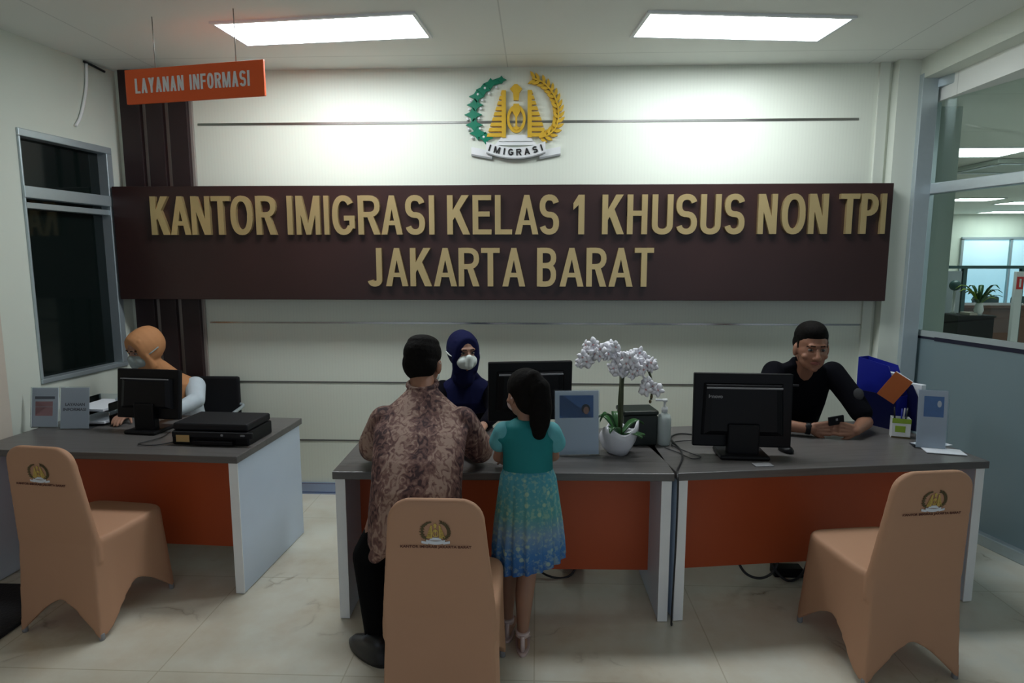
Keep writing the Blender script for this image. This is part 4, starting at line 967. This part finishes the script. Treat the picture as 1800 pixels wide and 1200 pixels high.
# office chair behind the tan clerk
t = T('office_chair', 'black office chair with chrome arms under the tan headscarf clerk', 'chair', (-2.36, 4.14, 0))
P('seat', M['blackm'], t, (-.23, .23, -.22, .20, .31, .37), bev=.02)
bm = B(); box(bm, -.22, .22, .215, .25, .45, .90, bev=.015); obj('backrest', bm, M['blackm'], t)
for sx in (-1, 1):
    bm = B(); tube(bm, smoothpts([(sx*.20, .0, .32), (sx*.27, .0, .34), (sx*.275, -.1, .5), (sx*.27, -.14, .64), (sx*.27, .0, .68), (sx*.25, .2, .69), (sx*.2, .235, .7)]), .012, 10); obj('armrest', bm, M['alu'], t)
bm = B(); tube(bm, [(0, 0, .10), (0, 0, .31)], .025, 12); obj('column', bm, M['alu'], t)
for k in range(5):
    a = 2*PI*k/5+.5; bm = B(); tube(bm, [(0, 0, .11), (.25*math.cos(a), .25*math.sin(a), .075)], [.022, .014], 8); lg = obj('leg', bm, M['black'], t)
    bm = B(); ell(bm, (.25*math.cos(a), .25*math.sin(a), .032), (.025, .025, .031), n=12); obj('caster', bm, M['black'], lg)
bm = B(); tube(bm, [(0, .1, .33), (0, .25, .36), (0, .255, .55)], .018, 8); obj('back_support', bm, M['black'], t)

# --- man in batik shirt leaning on the middle desk
bs = (-.5, 2.5, 0); t = person('man in a brown batik shirt leaning on the middle desk, seen from behind', bs)
hd = Head((-.535, 2.93, 1.245), R(-12), R(-14), 0, 1.06)
bm = B(); hd.skull(bm)
eL, wL = Vector((-.79, 2.93, .800)), Vector((-.60, 3.16, .785)); eR, wR = Vector((-.275, 2.93, .800)), Vector((-.42, 3.15, .785))
hipL, hipR = (-.58, 2.50, .76), (-.40, 2.52, .76)
mbody(bm, [('c', (-.535, 2.89, 1.19), .058, (-.525, 2.80, 1.06), .062), ('h', [((-.49, 2.48, .72), .15, .10), ((-.50, 2.56, .85), .14, .095), ((-.51, 2.70, .97), .16, .09), ((-.515, 2.78, 1.04), .13, .07), ((-.52, 2.80, 1.07), .09, .05)]),
           ('c', (-.70, 2.78, 1.0), .05, eL, .04), ('c', (-.325, 2.78, 1.0), .05, eR, .04), ('c', eL, .04, wL, .028), ('c', eR, .04, wR, .028),
           ('c', hipL, .09, (-.725, 2.60, .44), .06), ('c', (-.725, 2.60, .44), .055, (-.695, 2.55, .09), .04), ('c', hipR, .09, (-.36, 2.70, .44), .06), ('c', (-.36, 2.70, .44), .055, (-.36, 2.69, .09), .04)])
hand(bm, wL, (.35, .9, 0), (0, 0, -1), -1, .2); hand(bm, wR, (-.35, .9, 0), (0, 0, -1), 1, .2)
blob('body', bm, M['skin'], t, .005, 4, bs, hd.dents()); hd.face(t, bs)
bm = B(); hd.e(bm, (0, -.022, .045), (.085, .096, .082)); hd.e(bm, (0, -.045, .0), (.080, .066, .082)); hd.e(bm, (0, -.02, .09), (.072, .08, .04)); blob('hair', bm, M['hair'], t, .005, 3, bs)
bm = B(); hd.c(bm, (.074, .03, -.02), .003, (.083, -.015, .005), .003); hd.c(bm, (-.074, .03, -.02), .003, (-.083, -.015, .005), .003); hd.e(bm, (0, .05, -.048), (.058, .060, .044)); obj('face_mask', bm, M['mask'], t, base=bs)
bm = B()
mbody(bm, [('h', [((-.50, 2.47, .56), .200, .125), ((-.50, 2.475, .70), .195, .130), ((-.50, 2.52, .80), .193, .128), ((-.505, 2.60, .90), .200, .122), ((-.51, 2.70, .99), .212, .112), ((-.515, 2.77, 1.05), .185, .092), ((-.52, 2.80, 1.095), .125, .075), ((-.525, 2.835, 1.135), .076, .066), ((-.528, 2.85, 1.16), .066, .06)]),
           ('c', (-.69, 2.77, 1.005), .072, (-.765, 2.86, .87), .074), ('c', (-.765, 2.86, .87), .072, (-.79, 2.92, .83), .066),
           ('c', (-.335, 2.77, 1.005), .072, (-.280, 2.86, .87), .074), ('c', (-.280, 2.86, .87), .072, (-.270, 2.92, .83), .068), ('c', (-.66, 2.43, .52), .03, (-.60, 2.43, .60), .06)])
sh = blob('batik_shirt', bm, M['batik'], t, .007, 4, bs)
bm = B(); 
pts = [(-.528+.066*math.cos(a), 2.855+.062*math.sin(a), 1.16+.014*math.sin(a)) for a in [2*PI*k/20 for k in range(21)]]; tube(bm, pts, .013, 8); obj('collar', bm, M['batik'], sh, base=bs)
bm = B(); mbody(bm, [('h', [((-.49, 2.49, .60), .15, .10), ((-.49, 2.50, .76), .15, .10)]), ('c', (-.57, 2.51, .72), .085, (-.73, 2.60, .44), .076), ('c', (-.73, 2.60, .44), .076, (-.695, 2.555, .10), .055), ('c', (-.42, 2.53, .72), .085, (-.36, 2.70, .44), .074), ('c', (-.36, 2.70, .44), .074, (-.36, 2.69, .10), .055)])
blob('trousers', bm, M['trouser'], t, .008, 3, bs)
for (x, y, rz) in ((-.715, 2.53, 48), (-.36, 2.72, -5)):
    bm = B(); hoops(bm, [((0, .03, 0), .046, .135), ((0, .03, .022), .05, .138), ((0, .02, .05), .046, .115), ((0, -.02, .085), .042, .07), ((0, -.04, .12), .042, .048)])
    for v in bm.verts: v.co = Matrix.Rotation(R(rz), 3, 'Z') @ v.co+Vector((x, y, .0))
    obj('shoe', bm, M['shoe'], t, base=bs, smooth=True)

# --- girl
bs = (-.04, 2.64, 0); t = person('girl in a turquoise top and blue patterned skirt standing at the middle desk', bs)
hd = Head((-.050, 2.66, 1.160), R(34), R(-8), 0, .92)
bm = B(); hd.skull(bm)
eL, wL = Vector((-.165, 2.70, .865)), Vector((-.135, 2.83, .795)); eR, wR = Vector((.085, 2.74, .86)), Vector((.03, 2.88, .785))
mbody(bm, [('c', (-.042, 2.655, 1.10), .036, (-.035, 2.64, 1.03), .04), ('h', [((-.03, 2.64, .72), .11, .085), ((-.032, 2.64, .85), .09, .07), ((-.034, 2.64, .98), .095, .07), ((-.035, 2.64, 1.04), .06, .04)]),
           ('c', (-.125, 2.64, 1.0), .030, eL, .024), ('c', eL, .025, wL, .018), ('c', (.055, 2.64, 1.0), .030, eR, .024), ('c', eR, .025, wR, .018),
           ('c', (.0, 2.63, .74), .065, (-.035, 2.62, .36), .044), ('c', (-.035, 2.62, .36), .044, (-.045, 2.60, .27), .042), ('c', (-.045, 2.60, .27), .042, (-.052, 2.60, .09), .024),
           ('c', (-.08, 2.65, .74), .062, (-.115, 2.69, .37), .044), ('c', (-.115, 2.69, .37), .042, (-.125, 2.70, .09), .024)])
hand(bm, wL, (.1, .9, -.1), (0, 0, -1), -1, .3, .72); hand(bm, wR, (-.3, .9, 0), (0, 0, -1), 1, .3, .72)
for (x, y, a) in ((-.052, 2.60, 0), (-.125, 2.70, 15)):
    d = Vector((math.sin(R(a)), math.cos(R(a)), 0)); p = Vector((x, y, 0)); cap(bm, p+Vector((0, 0, .08)), .022, p+Vector((0, -.012, .034)), .022, 12); cap(bm, p+Vector((0, -.01, .034)), .02, p+d*.10+Vector((0, 0, .026)), .020, 12); cap(bm, p+d*.10+Vector((-.012, 0, .024)), .014, p+d*.135+Vector((-.01, 0, .020)), .010, 10); cap(bm, p+d*.10+Vector((.012, 0, .024)), .013, p+d*.125+Vector((.014, 0, .020)), .009, 10)
blob('body', bm, M['skinp'], t, .005, 3, bs, hd.dents()); hd.face(t, bs)
bm = B(); hd.e(bm, (0, -.022, .035), (.088, .098, .090)); hd.e(bm, (0, -.05, -.01), (.078, .062, .085)); 
for a, ra, b, rb in (((-.0, -.095, .080), .036, (.012, -.118, .03), .050), ((.012, -.118, .03), .050, (.012, -.115, -.06), .054), ((.012, -.115, -.06), .054, (.010, -.10, -.13), .048), ((.010, -.10, -.13), .048, (.008, -.092, -.175), .034)): hd.c(bm, a, ra, b, rb)
hr = blob('hair', bm, M['hair'], t, .005, 3, bs)
bm = B(); q = hd.p(.004, -.100, .085); ell(bm, q, (.026, .026, .014)); obj('hair_band', bm, M['black'], t, base=bs)
bm = B(); hd.e(bm, (0, .05, -.045), (.057, .058, .043)); hd.c(bm, (-.058, .04, -.028), .0035, (-.083, -.02, -.008), .0035); hd.c(bm, (.058, .04, -.028), .0035, (.083, -.02, -.008), .0035); obj('face_mask', bm, M['sandal'], t, base=bs)
bm = B(); hoops(bm, [((-.032, 2.635, .825), .110, .085), ((-.033, 2.635, .90), .108, .085), ((-.035, 2.64, .98), .118, .082), ((-.035, 2.64, 1.03), .098, .066), ((-.035, 2.645, 1.055), .055, .05)])
cap(bm, (-.12, 2.64, 1.0), .045, (-.135, 2.64, .985), .047); cap(bm, (.05, 2.64, 1.0), .045, (.06, 2.64, .985), .047)
top = blob('blouse', bm, M['teal'], t, .006, 4, bs)
bm = B(); cap(bm, (-.135, 2.64, .995), .048, (-.155, 2.665, .945), .046); cap(bm, (.065, 2.64, .995), .048, (.085, 2.665, .945), .046); bm.free()
for c_ in (((-.135, 2.64, .995), (-.157, 2.665, .945)), ((.065, 2.64, .995), (.087, 2.665, .945))):
    bm = B(); cap(bm, c_[0], .049, c_[1], .047); blob('sleeve', bm, M['puff'], t, .006, 3, bs)
bm = B(); hoops(bm, [((-.032, 2.635, .845), .106, .083), ((-.031, 2.635, .80), .122, .10), ((-.03, 2.635, .70), .135, .118), ((-.03, 2.63, .60), .148, .128, 0, -.04), ((-.03, 2.63, .50), .158, .135, 0, -.12), ((-.028, 2.63, .415), .162, .138, 0, -.20), ((-.028, 2.63, .412), .150, .128, 0, -.20), ((-.03, 2.635, .70), .11, .10)], n=120, pleat=(19, .07)); obj('skirt', bm, M['skirt'], t, base=bs, smooth=True)
bm = B(); q0 = wL+Vector((0, -.012, .005)); tube(bm, [q0, q0+Vector((0, .012, -.006))], .024, 14); obj('bracelet', bm, M['white'], t, base=bs)
for (x, y, a) in ((-.052, 2.60, 0), (-.125, 2.70, 15)):
    bm = B(); tube(bm, [(x, y, .078), (x, y-.002, .102)], [.031, .032], 16); sn = obj('ankle_strap', bm, M['sandal'], t, base=bs)
    bm = B(); hoops(bm, [((x, y+.055, 0), .032, .105), ((x, y+.055, .014), .033, .107)]); tube(bm, [(x-.03, y+.09, .012), (x, y+.09, .052), (x+.03, y+.09, .012)], .006, 8); tube(bm, [(x, y-.026, .012), (x, y-.034, .05), (x, y-.030, .09)], .010, 8); obj('sandal', bm, M['sandal'], t, base=bs)

# ------------------------------------------------------------ office beyond the glass
t = T('office_partition', 'glazed office partition with dark frame beyond the glass wall', 'partition', (4.05, 6.5, 0))
P('panel', M['cubicle'], t, (0, .22, -.02, .02, 0, 1.62)); 
bm = B(); box(bm, -.05, 1.3, -.025, .025, 1.645, 1.675); box(bm, .235, .27, -.02, .02, 0, 1.65); box(bm, .80, .83, -.02, .02, 0, 1.65); obj('frame', bm, M['cubframe'], t)
bm = B(); box(bm, .27, .80, -.004, .004, 1.0, 1.645); obj('pane', bm, M['acry'], t)
t = T('warning_sign', 'white post with a small red sign beyond the glass wall', 'sign', (4.69, 6.30, 0)); P('post', M['white'], t, (-.035, .035, -.02, .02, 0, 1.62)); P('sign_plate', M['red'], t, (-.03, .03, -.025, -.021, 1.45, 1.57), bev=.001); P('symbol', M['redt'], t, (-.008, .008, -.028, -.0255, 1.47, 1.55), bev=0)
t = T('office_counter', 'brown wooden counter beyond the glass wall', 'counter', (4.99, 7.3, 0)); P('front', M['browncnt'], t, (-.42, .6, -.2, .2, 0, 1.20)); P('counter_top', M['browncnt'], t, (-.44, .62, -.22, .22, 1.2, 1.235))
t = T('cabinet', 'low black cabinet beyond the glass wall', 'cabinet', (4.05, 6.1, 0)); P('body', M['black'], t, (-.13, .20, -.15, .15, 0, 1.20)); P('top', M['blackm'], t, (-.14, .21, -.16, .16, 1.2, 1.22)); P('folder', M['pink'], t, (-.02, .09, -.14, .0, 1.22, 1.245))
t = T('potted_plant', 'leafy plant in a white vase on the black cabinet beyond the glass', 'plant', (4.07, 5.98, 1.22))
for ch_ in (): pass
bm = B(); lathe(bm, [(.025, 0), (.04, .05), (.03, .10), (.022, .12)], (.05, 0, 0), 16); obj('vase', bm, M['white'], t)
random.seed(3)
for k in range(16):
    a = random.uniform(0, 2*PI); l = random.uniform(.12, .24); up_ = random.uniform(.05, .2); d = Vector((math.cos(a), math.sin(a), 0)); sd = Vector((-d.y, d.x, 0)); rs = []
    for j in range(6):
        q = j/5; c = Vector((.05, 0, .10))+d*l*q+Vector((0, 0, up_*math.sin(q*2.2))); ww = .022*math.sin(PI*(.1+.85*q)); rs.append([c+sd*ww, c+Vector((0, 0, .003)), c-sd*ww, c-Vector((0, 0, .003))])
    bm = B(); rings(bm, rs); obj('leaf', bm, M['leaf'] if k % 3 else M['lime'], t)
t = T('desk_globe', 'dark round ornament on a pale stem beyond the glass wall', 'ornament', (4.02, 6.17, 1.22)); bm = B(); ell(bm, (-.01, 0, .27), (.05, .05, .05)); obj('ball', bm, M['cubframe'], t); bm = B(); lathe(bm, [(.03, 0), (.012, .02), (.012, .23)], (-.01, 0, 0), 12); obj('stem', bm, M['white'], t)
for i, (x, y, lab) in enumerate(((6.00, 8.6, 'dark office chair back beyond the counter, behind the plant'), (6.50, 8.6, 'dark office chair back beyond the counter, near the red sign'))):
    t = T('desk_chair', lab, 'chair', (x, y, 0)); bm = B(); box(bm, -.17, .17, -.03, .03, .75, 1.25, bev=.03); obj('backrest', bm, M['cubframe'], t); P('seat', M['black'], t, (-.22, .22, -.5, -.05, .62, .68)); bm = B(); tube(bm, [(0, -.25, 0), (0, -.25, .62)], .03, 8); tube(bm, [(0, -.25, .6), (0, 0, .66), (0, .0, .8)], .02, 8); obj('column', bm, M['black'], t)
t = T('air_conditioner', 'cassette air conditioner in the office ceiling beyond the glass', 'air conditioner', (5.15, 7.2, 2.76)); P('grille', M['column'], t, (-.45, .45, -.45, .45, -.045, -.005), bev=.01)
bm = B(); [box(bm, *q, -.051, -.045) for q in ((-.38, .38, -.40, -.33), (-.38, .38, .33, .40), (-.40, -.33, -.3, .3), (.33, .40, -.3, .3))]; obj('louvre', bm, M['alud'], t)
wf = bpy.data.objects.new('window_3', None); COL.objects.link(wf); wf.location = (10.9, 14.98, 0); wf['kind'] = 'structure'; wf['label'] = 'daylit blue windows in the far office wall'; wf['category'] = 'window'
for x in (-1.1, -.0, 1.1): P('pane', M['skyblue'], wf, (x+.04, x+1.05, -.01, 0, .3, 2.18), bev=0)
bm = B(); [box(bm, x, x+.05, -.03, .01, .3, 2.2) for x in (-1.12, -.03, 1.07)]; box(bm, -1.12, 2.2, -.03, .01, 2.18, 2.24); obj('window_frame', bm, M['alu'], wf)
